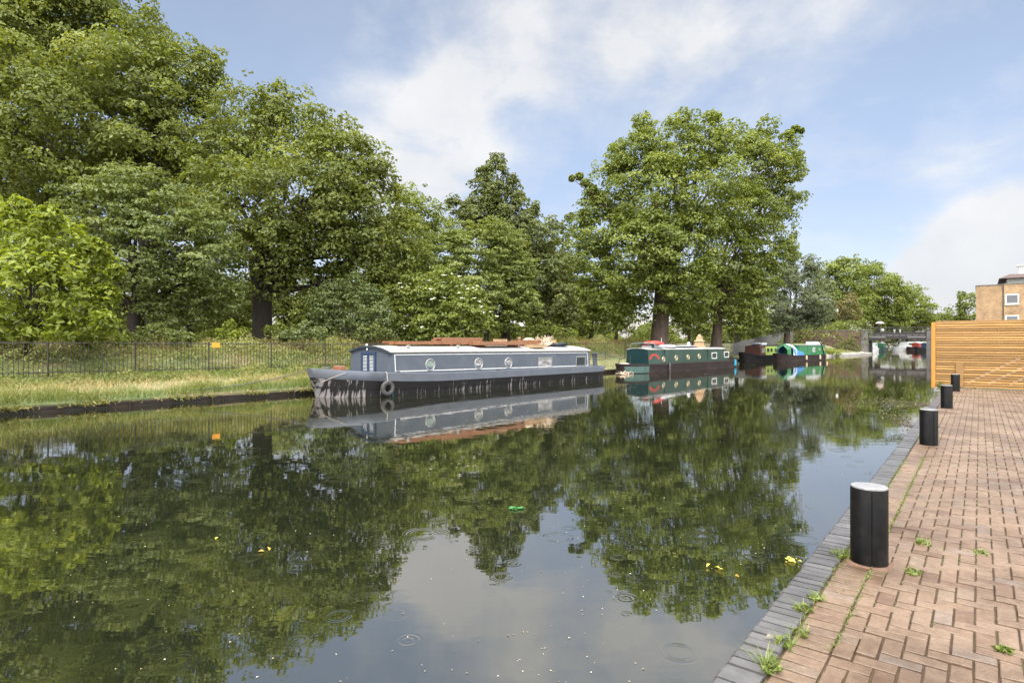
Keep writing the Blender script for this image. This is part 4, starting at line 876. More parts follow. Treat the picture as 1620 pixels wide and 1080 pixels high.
def cabin(root, x0, x1, y0, y1, zb, ze, camber, tumble, m_wall, m_roof, m_front=None, over=0.05, front_rake=0.0, rear_rake=0.0, roof_t=0.045):
    """zb(x), ze(x): foot and eaves heights; walls lean in by tumble; cambered roof"""
    nx, ny = 12, 10
    xs = [x0 + (x1 - x0) * k / nx for k in range(nx + 1)]
    def rz(x, v): return ze(x) + camber * (1 - (2 * v - 1) ** 2)
    def xr(x, f): return x + (front_rake * f * (1 - (x - x0) / (x1 - x0))) - rear_rake * f * (x - x0) / (x1 - x0)
    wl = MB()
    for yA, yB in ((y0, y0 + tumble), (y1, y1 - tumble)):
        wl.grid([[Vector((xr(x, 0), yA, zb(x))), Vector((xr(x, 1), yB, ze(x)))] for x in xs])
    ends = MB()
    for x, dst in ((x0, ends if m_front else wl), (x1, wl)):
        vs = [Vector((xr(x, 0), y0, zb(x))), Vector((xr(x, 0), y1, zb(x)))]
        for k in range(ny + 1):
            v = 1 - k / ny; vs.append(Vector((xr(x, 1), y0 + tumble + v * (y1 - y0 - 2 * tumble), rz(x, v) - .002)))
        dst.add(vs, [tuple(range(len(vs)))])
    obj('cabin', wl, m_wall, root)
    if m_front: obj('bulkhead', ends, m_front, root)
    rf = MB(); top, bot = [], []
    xr_ = [x0 - over] + xs[1:-1] + [x1 + over]
    for x in xr_:
        xx = min(max(x, x0), x1)
        top.append([Vector((xr(x, 1), y0 + tumble - over * .5 + v * (y1 - y0 - 2 * tumble + over), rz(xx, v) + roof_t)) for v in [k / ny for k in range(ny + 1)]])
        bot.append([p_ - Vector((0, 0, roof_t - .004)) for p_ in top[-1]])
    rf.grid(top); rf.grid(bot); n = ny + 1
    rf.grid([[a[0], b_[0]] for a, b_ in zip(top, bot)]); rf.grid([[a[-1], b_[-1]] for a, b_ in zip(top, bot)])
    rf.grid([top[0], bot[0]]); rf.grid([top[-1], bot[-1]])
    obj('roof', rf, m_roof, root, smooth=True)
    return rz
def facing(x, y, z, tilt=0.0):
    """frame on a near-side wall: local z points out of the wall (-y)"""
    return Matrix.Translation((x, y, z)) @ Matrix.Rotation(math.radians(90) + tilt, 4, 'X')
def porthole(root, x, y, z, R, m_ring, m_glass, label=None):
    b = MB(); b.torus(R * .88, R * .12, facing(x, y - .012, z), 28, 8); o = obj('porthole', b, m_ring, root, smooth=True)
    g = MB(); g.lathe([(R * .8, -.002), (R * .8, .006), (0.001, .007)], 24, facing(x, y, z)); obj('glass', g, m_glass, o)
    if label: o['label'] = label
def window(root, x0, x1, y, z0, z1, m_frame, m_glass, fw=0.05, label=None):
    b = MB(); d = .03
    for lo, hi in (((x0, y - d, z0), (x1, y, z0 + fw)), ((x0, y - d, z1 - fw), (x1, y, z1)), ((x0, y - d, z0 + fw), (x0 + fw, y, z1 - fw)), ((x1 - fw, y - d, z0 + fw), (x1, y, z1 - fw))): b.box(lo, hi)
    o = obj('window', b, m_frame, root)
    g = MB(); g.box((x0 + fw, y - .012, z0 + fw), (x1 - fw, y - .004, z1 - fw)); obj('pane', g, m_glass, o)
    if label: o['label'] = label

# --- blue-grey widebeam, nearest boat
A1 = math.radians(46.0); W1, L1 = 3.5, 17.2
R1 = Vector((-6.40, 22.02, WZ))
b1 = thing('widebeam_boat', 'long blue-grey canal boat with a black streaked hull, nearest of the moored boats', 'boat', R1, A1)
def sh(x): return max(0, 1 - x / 5.5)
zt1 = lambda x: 0.83 + 0.30 * sh(x) ** 1.7 - 0.06 * x / 17; zb1 = lambda x: 0.49 + 0.30 * sh(x) ** 1.7 - 0.03 * x / 17
pt1 = hull(b1, L1, W1, zt1, zb1, 2.9, 1.5, 0.38, M['hull_streaks'], M['bluegrey_light'], M['bluegrey_light'], 0.5, (0.52,), M['hull_black'], taper=0.1)
c0, c1 = 2.38, 15.75; yw0, yw1 = 0.13, W1 - 0.13
ze1 = lambda x: 1.74 - 0.085 * (x - c0) / (c1 - c0); zc1 = lambda x: zt1(x) - 0.04
rz1 = cabin(b1, c0, c1, yw0, yw1, zc1, ze1, 0.24, 0.07, M['bluegrey'], M['cream_roof'], M['bluegrey'], over=0.1)
def wall_y(z, x, y0=yw0, zb=zc1, ze=ze1, tb=0.07): return y0 + tb * (z - zb(x)) / (ze(x) - zb(x))
# fascia strip under the roof edge, dark like the cabin front
fz = MB(); ny = 12
for k in range(ny):
    v0, v1 = k / ny, (k + 1) / ny; ya, yb = yw0 + .05 + v0 * (yw1 - yw0 - .1), yw0 + .05 + v1 * (yw1 - yw0 - .1)
    za, zb_ = rz1(c0, v0), rz1(c0, v1)
    fz.add([(c0 - .115, ya, za - .03), (c0 - .115, yb, zb_ - .03), (c0 - .115, yb, zb_ + .047), (c0 - .115, ya, za + .047), (c0 - .09, ya, za - .03), (c0 - .09, yb, zb_ - .03), (c0 - .09, yb, zb_ + .05), (c0 - .09, ya, za + .05)], [(0, 1, 2, 3), (7, 6, 5, 4), (0, 4, 5, 1), (3, 2, 6, 7)])
obj('roof_fascia', fz, M['dark_tarp'], b1)
# white coachline
cl = MB()
def cline(xa, za, xb, zb_, th=.035):
    horizontal = abs(xb - xa) > .2
    n = 10 if horizontal else 1
    for k in range(n):
        u0, u1 = k / n, (k + 1) / n
        pa = (xa + (xb - xa) * u0, za + (zb_ - za) * u0); pb_ = (xa + (xb - xa) * u1, za + (zb_ - za) * u1)
        o1 = (0, th) if horizontal else (th, 0)
        vs = []
        for (x, z), off in ((pa, (0, 0)), (pb_, (0, 0)), (pb_, o1), (pa, o1)):
            xx, zz = x + off[0], z + off[1]; vs.append((xx, wall_y(zz, xx) - .006, zz))
        cl.add(vs + [(x, y + .005, z) for x, y, z in vs], [(0, 1, 2, 3), (0, 4, 5, 1), (3, 2, 6, 7), (0, 3, 7, 4), (1, 5, 6, 2)])
xa, xb = c0 + .13, c1 - .18
cline(xa, zc1(xa) + .075, xb, zc1(xb) + .085); cline(xa, ze1(xa) - .1, xb, ze1(xb) - .1)
cline(xa, zc1(xa) + .11, xa, ze1(xa) - .1); cline(xb - .035, zc1(xb) + .12, xb - .035, ze1(xb) - .1)
obj('coachline', cl, M['white'], b1)
for px, py, gm, lab in ((680.5, 577, 'glass_green', 'porthole with pale green glass'), (757, 575, 'glass_curtain', None), (804, 574, 'glass_curtain', None)):
    t = near_t(R1, A1, px, yw0 + .03); z = yz(R1, A1, t, yw0, py); porthole(b1, t, wall_y(z, t), z, 0.275, M['chrome'], M[gm], lab)
for pa, pb_, ya, yb, gm, lab in ((851, 873.5, 565.5, 581.5, 'glass_curtain', 'wide window with a curtain behind'), (911, 926.5, 563.5, 579, 'glass', 'square window with dark glass')):
    ta, tb_ = near_t(R1, A1, pa, yw0), near_t(R1, A1, pb_, yw0); z1_, z0_ = yz(R1, A1, ta, yw0, ya), yz(R1, A1, tb_, yw0, yb)
    window(b1, ta, tb_, wall_y((z0_ + z1_) / 2, ta) - .004, z0_, z1_, M['chrome'], M[gm], .06, lab)
# louvred front doors in a blue frame
dw = MB(); yc = W1 / 2 + .12; xf = c0 - .004
for lo, hi in (((xf - .05, yc - .56, .86), (xf, yc - .49, 1.76)), ((xf - .05, yc + .49, .86), (xf, yc + .56, 1.76)), ((xf - .05, yc - .49, 1.69), (xf, yc + .49, 1.76)), ((xf - .05, yc - .49, .80), (xf, yc + .49, .87))): dw.box(lo, hi)
obj('door_frame', dw, M['blue_door'], b1)
for s in (-1, 1):
    d = MB(); ya, yb = sorted((yc + s * .012, yc + s * .485))
    for lo, hi in (((xf - .035, ya, .875), (xf - .004, ya + .09, 1.685)), ((xf - .035, yb - .09, .875), (xf - .004, yb, 1.685)), ((xf - .035, ya + .09, 1.62), (xf - .004, yb - .09, 1.685)), ((xf - .035, ya + .09, .875), (xf - .004, yb - .09, .95))): d.box(lo, hi)
    o = obj('door', d, M['blue_door'], b1)
    lv = MB()
    for q in range(11):
        z = .965 + q * .06
        lv.add([(xf - .04, ya + .085, z), (xf - .04, yb - .085, z), (xf - .018, yb - .085, z + .026), (xf - .018, ya + .085, z + .026), (xf - .034, ya + .085, z - .006), (xf - .034, yb - .085, z - .006), (xf - .012, yb - .085, z + .02), (xf - .012, ya + .085, z + .02)], [(0, 1, 2, 3), (7, 6, 5, 4), (0, 4, 5, 1), (3, 2, 6, 7)])
    obj('louvre', lv, M['louvre'], o)
    bk = MB(); bk.box((xf - .0055, ya + .08, .94), (xf - .002, yb - .08, 1.63)); obj('backing', bk, M['hull_black'], o)
# stern: blue curved steering shelter and tiller
st = MB(); st.grid([[Vector((16.35 + .12 * k, .35 + .5 * math.sin(k * .35) * .3, zt1(16.4))), Vector((16.28 + .13 * k, .35 + .15 * math.sin(k * .35), 1.5))] for k in range(6)])
st.grid([[Vector((16.38 + .12 * k, .40 + .5 * math.sin(k * .35) * .3, zt1(16.4))), Vector((16.31 + .13 * k, .40 + .15 * math.sin(k * .35), 1.5))] for k in range(6)])
st.box((16.3, .3, 1.48), (17.0, .46, 1.53), bev=.01)
obj('stern_panel', st, M['bluegrey'], b1)
st = MB(); st.tube([(16.9, 1.75, .7), (16.95, 1.75, 1.25), (16.6, 1.7, 1.42), (16.1, 1.6, 1.45)], .025, 8); obj('tiller', st, M['girder'], b1, smooth=True)
nl = MB(); nl.lathe([(.05, 0), (.055, .03), (.03, .09), (.0, .1)], 12, Matrix.Translation((c0 + .1, 2.2, rz1(c0, .6) + .04))); obj('lamp', nl, M['white'], b1, smooth=True); nl = MB(); nl.lathe([(.05, 0), (.05, .02), (.0, .05)], 12, Matrix.Translation((c0 - .06, 1.9, 1.87)) @ Matrix.Rotation(math.radians(-90), 4, 'Y'))
obj('lamp', nl, M['white'], b1, smooth=True)
for x in (3.6, 6.4):
    v = MB(); v.lathe([(.06, 0), (.06, .06), (.11, .07), (.11, .1), (.02, .13)], 16, Matrix.Translation((x, .75, rz1(x, .2) + .04))); obj('roof_vent', v, M['chrome'], b1, smooth=True)
fl = MB(); fl.tube([(11.0, 1.2, rz1(11, .3)), (11.0, 1.2, rz1(11, .3) + .46)], .07, 12); fl.lathe([(.09, 0), (.095, .04), (.06, .08)], 12, Matrix.Translation((11.0, 1.2, rz1(11, .3) + .46)))
obj('chimney', fl, M['timber_red'], b1, smooth=True)
for x in (2.5, 8.2): clt = MB(); clt.box((x, .02, zt1(x) + .015), (x + .18, .07, zt1(x) + .06)); obj('cleat', clt, M['girder'], b1)
def on_boat(root_loc, a, x, y, z): return Vector((root_loc[0] + math.cos(a) * x - math.sin(a) * y, root_loc[1] + math.sin(a) * x + math.cos(a) * y, WZ + z))
def roof_at(x, y): return rz1(x, (y - yw0) / (yw1 - yw0)) + .052
def boards(name, label, x0, x1, y0, y1, n, th, mat, layers=1, cat='boards', skew=0.0, gap=.02):
    xm, ym = (x0 + x1) / 2, (y0 + y1) / 2; z = min(roof_at(xm, y0), roof_at(xm, y1)) if n > 1 else roof_at(xm, ym)
    z = max(roof_at(xm, y0), roof_at(xm, y1), roof_at(xm, ym)) - .0
    r = thing(name, label, cat, on_boat(R1, A1, xm, ym, z), A1 + skew)
    b = MB(); hx = (x1 - x0) / 2; wd = (y1 - y0) / n
    for l_ in range(layers):
        for q in range(n):
            j = random.uniform(-.12, .12)
            b.box((-hx + j, -(y1 - y0) / 2 + q * wd, .05 + l_ * (th + .004)), (hx + j, -(y1 - y0) / 2 + (q + 1) * wd - gap, .05 + l_ * (th + .004) + th), bev=.004)
    obj('plank', b, mat, r)
    for u in (-.7, .7): b = MB(); b.box((u * hx - .03, -(y1 - y0) / 2, -.03), (u * hx + .03, (y1 - y0) / 2, .048)); obj('batten', b, M['timber'], r)
    return r
boards('plank_stack', 'long brown boards lying on the roof nearest the front of the blue-grey boat', 3.4, 6.9, 1.2, 2.3, 4, .07, M['timber'], 2)
boards('plank_stack', 'stack of reddish boards raised highest on the blue-grey boat roof', 6.0, 8.4, 1.3, 2.2, 3, .08, M['timber_red'], 4, skew=.02)
boards('plank_stack', 'flat brown boards beside the chimney on the blue-grey boat roof', 7.6, 10.8, .6, 1.4, 3, .08, M['timber_red'], 2)
boards('plank_stack', 'dark boards stacked just behind the chimney pipe on the boat roof', 11.3, 12.9, 1.2, 2.1, 3, .08, M['timber'], 3, skew=-.05)
def crate(label, x, y, sx, sy, sz, mat, zoff=.0):
    r = thing('wooden_box', label, 'box', on_boat(R1, A1, x, y, roof_at(x, y) + zoff), A1 + .04)
    b = MB(); b.box((-sx, -sy, 0), (sx, -sy + .03, sz)); b.box((-sx, sy - .03, 0), (sx, sy, sz)); b.box((-sx, -sy + .03, 0), (-sx + .03, sy - .03, sz)); b.box((sx - .03, -sy + .03, 0), (sx, sy - .03, sz)); b.box((-sx + .03, -sy + .03, 0), (sx - .03, sy - .03, .03))
    obj('side', b, mat, r)
    b = MB(); b.box((-sx - .01, -sy - .01, sz + .002), (sx + .01, sy + .01, sz + .022)); obj('lid', b, mat, r)
crate('pale wooden box on the boat roof in front of the driftwood bundle', 11.75, .72, .55, .3, .14, M['timber_pale'])
crate('yellowish wooden box on top of the flat boards left of the chimney', 9.5, 1.1, .28, .22, .1, M['timber_pale'], .25)
dt = thing('driftwood_bundle', 'bleached spiky bundle of driftwood and twigs on the boat roof', 'driftwood', on_boat(R1, A1, 13.0, 1.2, roof_at(13.0, 1.2)), A1)
b = MB()
for q in range(90):
    a_ = random.uniform(0, math.pi); l_ = random.uniform(.35, 1.0); e = Vector((math.cos(a_) * l_ + .15, random.uniform(-.3, .3), .08 + abs(math.sin(a_)) * l_ * .6))
    s0_ = Vector((random.uniform(-.4, .2), random.uniform(-.25, .25), .03)); mid = s0_.lerp(e, .5) + Vector((random.gauss(0, .05), random.gauss(0, .05), random.gauss(.04, .05)))
    b.tube([s0_, mid, e], [.028, .02, .009], 5)
obj('twigs', b, M['drift'], dt, smooth=True)
lg = thing('log', 'short rough log lying beside the driftwood bundle on the boat roof', 'log', on_boat(R1, A1, 12.1, 1.5, roof_at(12.1, 1.5) + .24), A1)
b = MB(); b.tube([(-.4, 0, .07), (-.1, .03, .1), (.2, -.02, .09), (.42, .02, .07)], [.07, .1, .09, .05], 9); obj('wood', b, M['drift'], lg, smooth=True)
fs_ = thing('folded_tarp', 'dark blue folded tarpaulin at the stern end of the boat roof', 'tarpaulin', on_boat(R1, A1, 14.3, 1.3, roof_at(14.3, 1.3)), A1)
b = MB(); 
for q in range(4): b.blob((.05 * q - .1, .03 * q, .035 + q * .04), (.95 - .13 * q, .45, .045), q, 2, .2)
obj('cloth', b, M['dark_tarp'], fs_, smooth=True)
yb_ = thing('plastic_tub', 'small yellow tub on top of the dark blue tarpaulin', 'tub', on_boat(R1, A1, 14.0, 1.3, roof_at(14.0, 1.3) + .2), A1)
b = MB(); b.lathe([(.08, 0), (.11, .02), (.12, .12), (.125, .13), (.1, .13), (.09, .04)], 14); obj('bucket', b, M['yellow'], yb_, smooth=True)
pt_ = thing('flower_pot', 'reddish terracotta trough on the bow of the blue-grey boat', 'pot', on_boat(R1, A1, 1.0, 1.9, zt1(1.0) - .03), A1)
b = MB(); b.box((-.12, -.3, 0), (.12, .3, .2), bev=.03); obj('trough', b, M['terracotta'], pt_)
b = MB(); b.box((-.1, -.28, .19), (.1, .28, .205)); obj('earth', b, M['soil'], pt_)
# rope coils and fittings on the bow
rc = thing('rope_coil', 'dark coil of rope on the tip of the bow deck', 'rope', on_boat(R1, A1, .35, 1.75, zt1(.35) - .01), A1)
b = MB()
for q in range(3): b.torus(.15 - .02 * q, .022, Matrix.Translation((0, 0, .02 + q * .035)), 20, 6)
obj('coil', b, M['rope'], rc, smooth=True)
# tyre fender with its rope
tx = near_t(R1, A1, 611, 0.0) ; tz = yz(R1, A1, tx, -.1, 614)
ty = thing('tyre_fender', 'old tyre hanging as a fender on the side of the blue-grey boat', 'tyre', on_boat(R1, A1, tx, -.10, tz), A1)
b = MB(); b.torus(.225, .085, facing(0, 0, 0), 32, 12); obj('tyre', b, M['rubber'], ty, smooth=True)
b = MB(); b.torus(.17, .022, facing(0, -.05, 0), 28, 6); obj('bead', b, M['rubber'], ty, smooth=True)
b = MB(); b.tube([(0, -.02, .26), (0, .02, .38), (0.01, .06, zt1(tx) - tz - .02), (.01, .16, zt1(tx) - tz + .02)], .014, 6); obj('rope', b, M['rope_pale'], ty, smooth=True)
tr = thing('rope', 'teal rope end dangling into the water beside the tyre', 'rope', on_boat(R1, A1, tx + .28, -.04, 0))
b = MB(); b.tube([(0, 0, .34), (.01, -.02, .18), (.015, -.03, -.12)], .016, 6); obj('strand', b, M['rope_teal'], tr, smooth=True)
# mooring rope from the bow to the bank
bow_pt = on_boat(R1, A1, -.2, 1.75, zt1(0) - .02); mp_ = Vector((-12.05, 21.9, -0.22)); mo = thing('mooring_rope', 'dark mooring rope stretched from the bow to the grassy bank', 'rope', bow_pt)
b = MB(); b.tube([(0, 0, 0)] + [(mp_ - bow_pt) * u - Vector((0, 0, .5 * u * (1 - u))) for u in (.15, .3, .45, .6, .75, .9, 1.0)], .018, 6); obj('strand', b, M['rope'], mo, smooth=True)
bs = thing('rope', 'pale frayed rope looped across the black bow', 'rope', on_boat(R1, A1, .35, .9, .55), A1)
b = MB(); b.tube([pt1(.1, .62, -1, .03) - Vector((.35, .9, .55)), pt1(.35, .8, -1, .04) - Vector((.35, .9, .55)), pt1(.75, .98, -1, .04) - Vector((.35, .9, .55))], .013, 6); obj('strand', b, M['rope_pale'], bs, smooth=True)

# --- dark green narrowboat
A2 = math.radians(45.5); W2, L2 = 2.1, 17.3; R2 = Vector((8.2, 39.4, WZ))
b2 = thing('narrowboat', 'dark green narrowboat with a row of brass portholes and a red arch on its side', 'boat', R2, A2)
zt2 = lambda x: 0.60 + .06 * max(0, 1 - x / 3) - .0 * x + .14 * max(0, (x - 14.5) / 2.8) ** 2; zb2 = lambda x: zt2(x) - .1
pt2 = hull(b2, L2, W2, zt2, zb2, 1.7, 2.6, .12, M['hull_brown'], M['hull_brown'], M['hull_black'], .5, (.55, 1.0), M['hull_brown'])
gp = MB(); gp.grid([[pt2(x, z, -1, .03) for z in (.05, .3, .5)] for x in (.05, .12, .3, .5, .8, 1.2, 1.7, 1.9)]); obj('stern_band', gp, M['green_mid'], b2)
ze2 = lambda x: 1.62 - .07 * x / 17; zc2 = lambda x: zt2(x) - .03
e0, e1 = 2.0, 14.8
rz2 = cabin(b2, e0, e1, .12, W2 - .12, zc2, ze2, .09, .08, M['green_dark'], M['concrete'], M['teal_dark'], over=.03, rear_rake=.45)
wy2 = lambda z, x: .12 + .08 * (z - zc2(x)) / (ze2(x) - zc2(x))
pan = MB()
xA, xB = e0 + .02, near_t(R2, A2, 1053, .12)
ar = MB(); nA = 16; xc = near_t(R2, A2, 1036, .12)
for k in range(nA):
    t0_, t1_ = math.pi * k / nA, math.pi * (k + 1) / nA
    q = []
    for th_, rr in ((t0_, 1), (t1_, 1), (t1_, .62), (t0_, .55)):
        x = xc + .72 * rr * math.cos(th_); z = .93 + .42 * rr * math.sin(th_); q.append((x, wy2(z, x) - .006, z))
    ar.add(q + [(x, y + .005, z) for x, y, z in q], [(0, 1, 2, 3), (0, 4, 5, 1), (3, 2, 6, 7)])
obj('painted_arch', ar, M['red_paint'], b2)
for px in (1052, 1120):
    sm = MB(); x = near_t(R2, A2, px, .12); sm.box((x, wy2(1, x) - .06, zc2(x) + .03), (x + .02, wy2(1, x) + .06, ze2(x) - .03)); obj('panel_seam', sm, M['green_dark'], b2)
for px, py, mm in ((1049.5, 568, 'glass_curtain'), (1069.5, 566, 'glass_curtain'), (1088.5, 564.7, 'glass_curtain'), (1106, 563.5, 'glass_curtain')):
    t = near_t(R2, A2, px, .15); z = yz(R2, A2, t, .15, py); porthole(b2, t, wy2(z, t), z, .21, M['brass'], M[mm])
for pa, pb_, ya, yb in ((1126, 1134, 557.5, 567), (1145.5, 1153, 556, 565)):
    ta, tb_ = near_t(R2, A2, pa, .15), near_t(R2, A2, pb_, .15); window(b2, ta, tb_, wy2(1.2, ta) - .004, yz(R2, A2, tb_, .15, yb), yz(R2, A2, ta, .15, ya), M['white'], M['glass'], .06)
cv = MB()                                             # folded-down frame hood over the end of the cabin
for x in (2.25, 2.95):
    cv.tube([(x, .25, ze2(x)), (x + .1, .3, ze2(x) + .42), (x + .1, W2 / 2, ze2(x) + .5), (x + .1, W2 - .3, ze2(x) + .42), (x, W2 - .25, ze2(x))], .03, 6)
cv.tube([(2.35, .3, ze2(1) + .42), (3.05, .3, ze2(1) + .42)], .025, 6); cv.tube([(2.35, W2 - .3, ze2(1) + .42), (3.05, W2 - .3, ze2(1) + .42)], .025, 6)
obj('hood_frame', cv, M['canvas_grey'], b2, smooth=True)
cvs = MB(); cvs.grid([[Vector((3.05 + .25 * k, .3 - .03 * k, ze2(2) + .42 - .08 * k)), Vector((3.05 + .25 * k, W2 / 2, ze2(2) + .5 - .085 * k)), Vector((3.05 + .25 * k, W2 - .3, ze2(2) + .42 - .08 * k))] for k in range(5)])
cvs.grid([[Vector((3.05 + .25 * k, .28 - .03 * k, ze2(2) + .41 - .08 * k)), Vector((3.05 + .25 * k, .27 - .03 * k, ze2(2) + .06))] for k in range(5)]); obj('hood_canvas', cvs, M['canvas_grey'], b2)
rd = MB(); rd.tube([(.25, .5, .62), (.25, .5, 1.3)], .03, 6); rd.tube([(-.3, 1.05, .62), (-.2, 1.05, 1.0), (.5, 1.05, 1.1)], .03, 6); obj('tiller', rd, M['girder'], b2, smooth=True)
sr = MB(); sr.blob((.45, 1.1, .62), (.22, .5, .10), 3, 2, .2); obj('stern_fender', sr, M['rope_pale'], b2, smooth=True)
def top2(x, y): return rz2(x, (y - .12) / (W2 - .24)) + .05
def on2(x, y, dz=0): return on_boat(R2, A2, x, y, top2(x, y) + dz)
rcv = thing('covered_load', 'bright red cover tied over a load on the green boat roof', 'cover', on2(4.3, 1.1), A2)
b = MB(); b.blob((0, 0, .3), (1.15, .5, .2), 5, 3, .25); obj('cover', b, M['red_cloth'], rcv, smooth=True)
b = MB(); b.box((-1.0, -.42, 0), (1.0, .42, .16), bev=.03); obj('load', b, M['white_cloth'], rcv)
wsh = thing('plastic_sheet', 'pale blue-white plastic sheet bundled on the green boat roof', 'sheet', on2(5.3, .75), A2)
b = MB(); b.blob((0, 0, .1), (1.5, .35, .14), 9, 3, .3); obj('sheet', b, M['white_cloth'], wsh, smooth=True)
flt = thing('folded_tarp', 'dark flat bundle of boards and tarpaulin in the middle of the green boat roof', 'tarpaulin', on2(8.4, 1.0), A2)
b = MB(); b.blob((0, 0, .05), (2.1, .4, .07), 12, 3, .3); obj('tarp', b, M['dark_tarp'], flt, smooth=True); b = MB(); b.box((-1.8, -.2, .1), (1.6, .1, .15), bev=.01); obj('board', b, M['white_cloth'], flt)
spx = thing('water_can', 'white can standing on the green boat roof by the dark bundle', 'can', on2(9.0, .8, .1), A2)
b = MB(); b.lathe([(.11, 0), (.13, .03), (.13, .25), (.06, .32), (.05, .36)], 14); obj('can', b, M['white'], spx, smooth=True)
stv = thing('stove_pipe', 'short black stove pipe on the green boat roof', 'chimney', on2(10.4, 1.2), A2)
b = MB(); b.lathe([(.08, 0), (.07, .02), (.07, .4), (.1, .41), (.1, .45)], 14); obj('pipe', b, M['steel_black'], stv, smooth=True)
wp = thing('wooden_stand', 'pale wooden pagoda-shaped stand on the green boat roof', 'stand', on2(11.6, 1.2), A2)
b = MB()
for z0, z1, h0, h1 in ((0, .1, .38, .36), (.1, .5, .3, .26), (.5, .56, .34, .30), (.56, .85, .24, .16), (.85, .9, .2, .18), (.9, 1.08, .12, .06)):
    b.add([(-h0, -h0, z0), (h0, -h0, z0), (h0, h0, z0), (-h0, h0, z0), (-h1, -h1, z1), (h1, -h1, z1), (h1, h1, z1), (-h1, h1, z1)], [(0, 3, 2, 1), (4, 5, 6, 7), (0, 1, 5, 4), (1, 2, 6, 5), (2, 3, 7, 6), (3, 0, 4, 7)])
obj('tier', b, M['timber_pale'], wp)
pl = thing('pole', 'thin pale upright pole beside the red cover on the green boat', 'pole', on2(5.7, 1.3), A2)
b = MB(); b.tube([(0, 0, 0), (.02, 0, .75)], [.02, .012], 6); obj('shaft', b, M['white'], pl)
bfd = thing('fender', 'cyan blue fender hanging near the far end of the green boat', 'fender', on_boat(R2, A2, 15.8, .06, .35), A2)
b = MB(); b.lathe([(.02, -.3), (.12, -.22), (.14, 0), (.12, .2), (.03, .28), (.02, .34)], 14); obj('body', b, M['cyan'], bfd, smooth=True)
brw = thing('brushwood', 'raft of brown twigs floating at the stern of the dark green boat', 'twigs', (7.25, 39.0, WZ))
b = MB()
for q in range(46):
    a_ = random.uniform(0, 6.28); l_ = random.uniform(.12, .4); c_ = Vector((random.gauss(.2, .24), random.gauss(0, .2), random.uniform(0, .12)))
    b.tube([c_, c_ + Vector((math.cos(a_) * l_, math.sin(a_) * l_ * .6, random.uniform(-.02, .22)))], [.02, .006], 5)
obj('twigs', b, M['drift'], brw)
vf = MB(); xv = near_t(R2, A2, 1058, 0); 
vfe = thing('fender', 'long black vertical fender hanging near the red arch of the green boat', 'fender', on_boat(R2, A2, xv, -.09, 0), A2)
vf.tube([(0, 0, -.2), (0, 0, .1), (0, 0, .55), (0, .05, .66)], [.06, .08, .08, .03], 10); obj('body', vf, M['rubber'], vfe, smooth=True)

# --- maroon and lime boat, moored inside
A3 = math.radians(46); R3 = Vector((26.3, 64.2, WZ)); L3 = 13.5
b3 = thing('narrowboat', 'dark hulled narrowboat with maroon front and lime green cabin, behind the blue tarpaulin', 'boat', R3, A3)
zt3 = lambda x: .62 + .4 * max(0, 1 - x / 3) ** 2; hull(b3, L3, W2, zt3, lambda x: zt3(x) - .12, 2.6, 1.5, .45, M['hull_black'], M['hull_black'], M['hull_black'], .5, (.6,), M['hull_brown'])
rz3 = cabin(b3, 2.5, 4.1, .15, W2 - .15, lambda x: zt3(x) - .03, lambda x: 1.62, .08, .08, M['maroon'], M['maroon'], M['maroon'])
cb = cabin(b3, 4.15, 12.3, .15, W2 - .15, lambda x: zt3(x) - .03, lambda x: 1.66, .08, .08, M['lime'], M['hull_black'])
window(b3, 2.9, 3.8, .17, .9, 1.45, M['timber_pale'], M['glass_curtain'], .05)
for x in (4.6, 5.6, 6.9): window(b3, x, x + .5, .17, 1.0, 1.4, M['hull_black'], M['glass'], .05)
rs3 = thing('roof_box', 'white locker on the roof of the lime green boat', 'box', on_boat(R3, A3, 4.9, 1.0, 1.78), A3)
b = MB(); b.box((-.7, -.4, 0), (.7, .4, .22), bev=.04); obj('body', b, M['white'], rs3); b = MB(); b.box((-.72, -.42, .225), (.72, .42, .27), bev=.015); obj('lid', b, M['white'], rs3)
rs3 = thing('canvas_bundle', 'rolled dark canvas on the maroon end of the lime green boat', 'canvas', on_boat(R3, A3, 3.4, 1.0, 1.74), A3)
b = MB(); b.blob((0, 0, .12), (.8, .4, .15), 2, 2, .3); obj('canvas', b, M['dark_tarp'], rs3, smooth=True)
# --- bright green boat
A4 = math.radians(41.5); R4 = Vector((29.5, 62.9, WZ)); L4 = 11.2
b4 = thing('narrowboat', 'bright green narrowboat with a blue tarpaulin over its bow', 'boat', R4, A4)
zt4 = lambda x: .66 + .25 * max(0, 1 - x / 2.6) ** 2; hull(b4, L4, W2, zt4, lambda x: zt4(x) - .12, 2.2, 1.2, .35, M['hull_brown'], M['hull_black'], M['hull_black'], .5, (.6, 1.0), M['hull_brown'])
rz4 = cabin(b4, 3.4, 10.6, .12, W2 - .12, lambda x: zt4(x) - .03, lambda x: 1.68, .08, .07, M['green_bright'], M['green_mid'], M['green_bright'])
b = MB()
for x in (1.0, 1.35): b.tube([(x, .3, zt4(x)), (x + .2, .32, 1.55), (x + .4, W2 / 2, 1.95), (x + .2, W2 - .32, 1.55), (x, W2 - .3, zt4(x))], .03, 6)
obj('hoop', b, M['green_bright'], b4, smooth=True)
fb = MB(); fb.grid([[Vector((.95, .45, zt4(1))), Vector((1.1, .5, 1.3)), Vector((1.3, W2 / 2, 1.75)), Vector((1.1, W2 - .5, 1.3)), Vector((.95, W2 - .45, zt4(1)))], [Vector((1.45, .25, zt4(1.3))), Vector((1.5, .28, 1.5)), Vector((1.7, W2 / 2, 1.98)), Vector((1.5, W2 - .28, 1.5)), Vector((1.45, W2 - .25, zt4(1.3)))]]); obj('front_board', fb, M['green_bright'], b4)
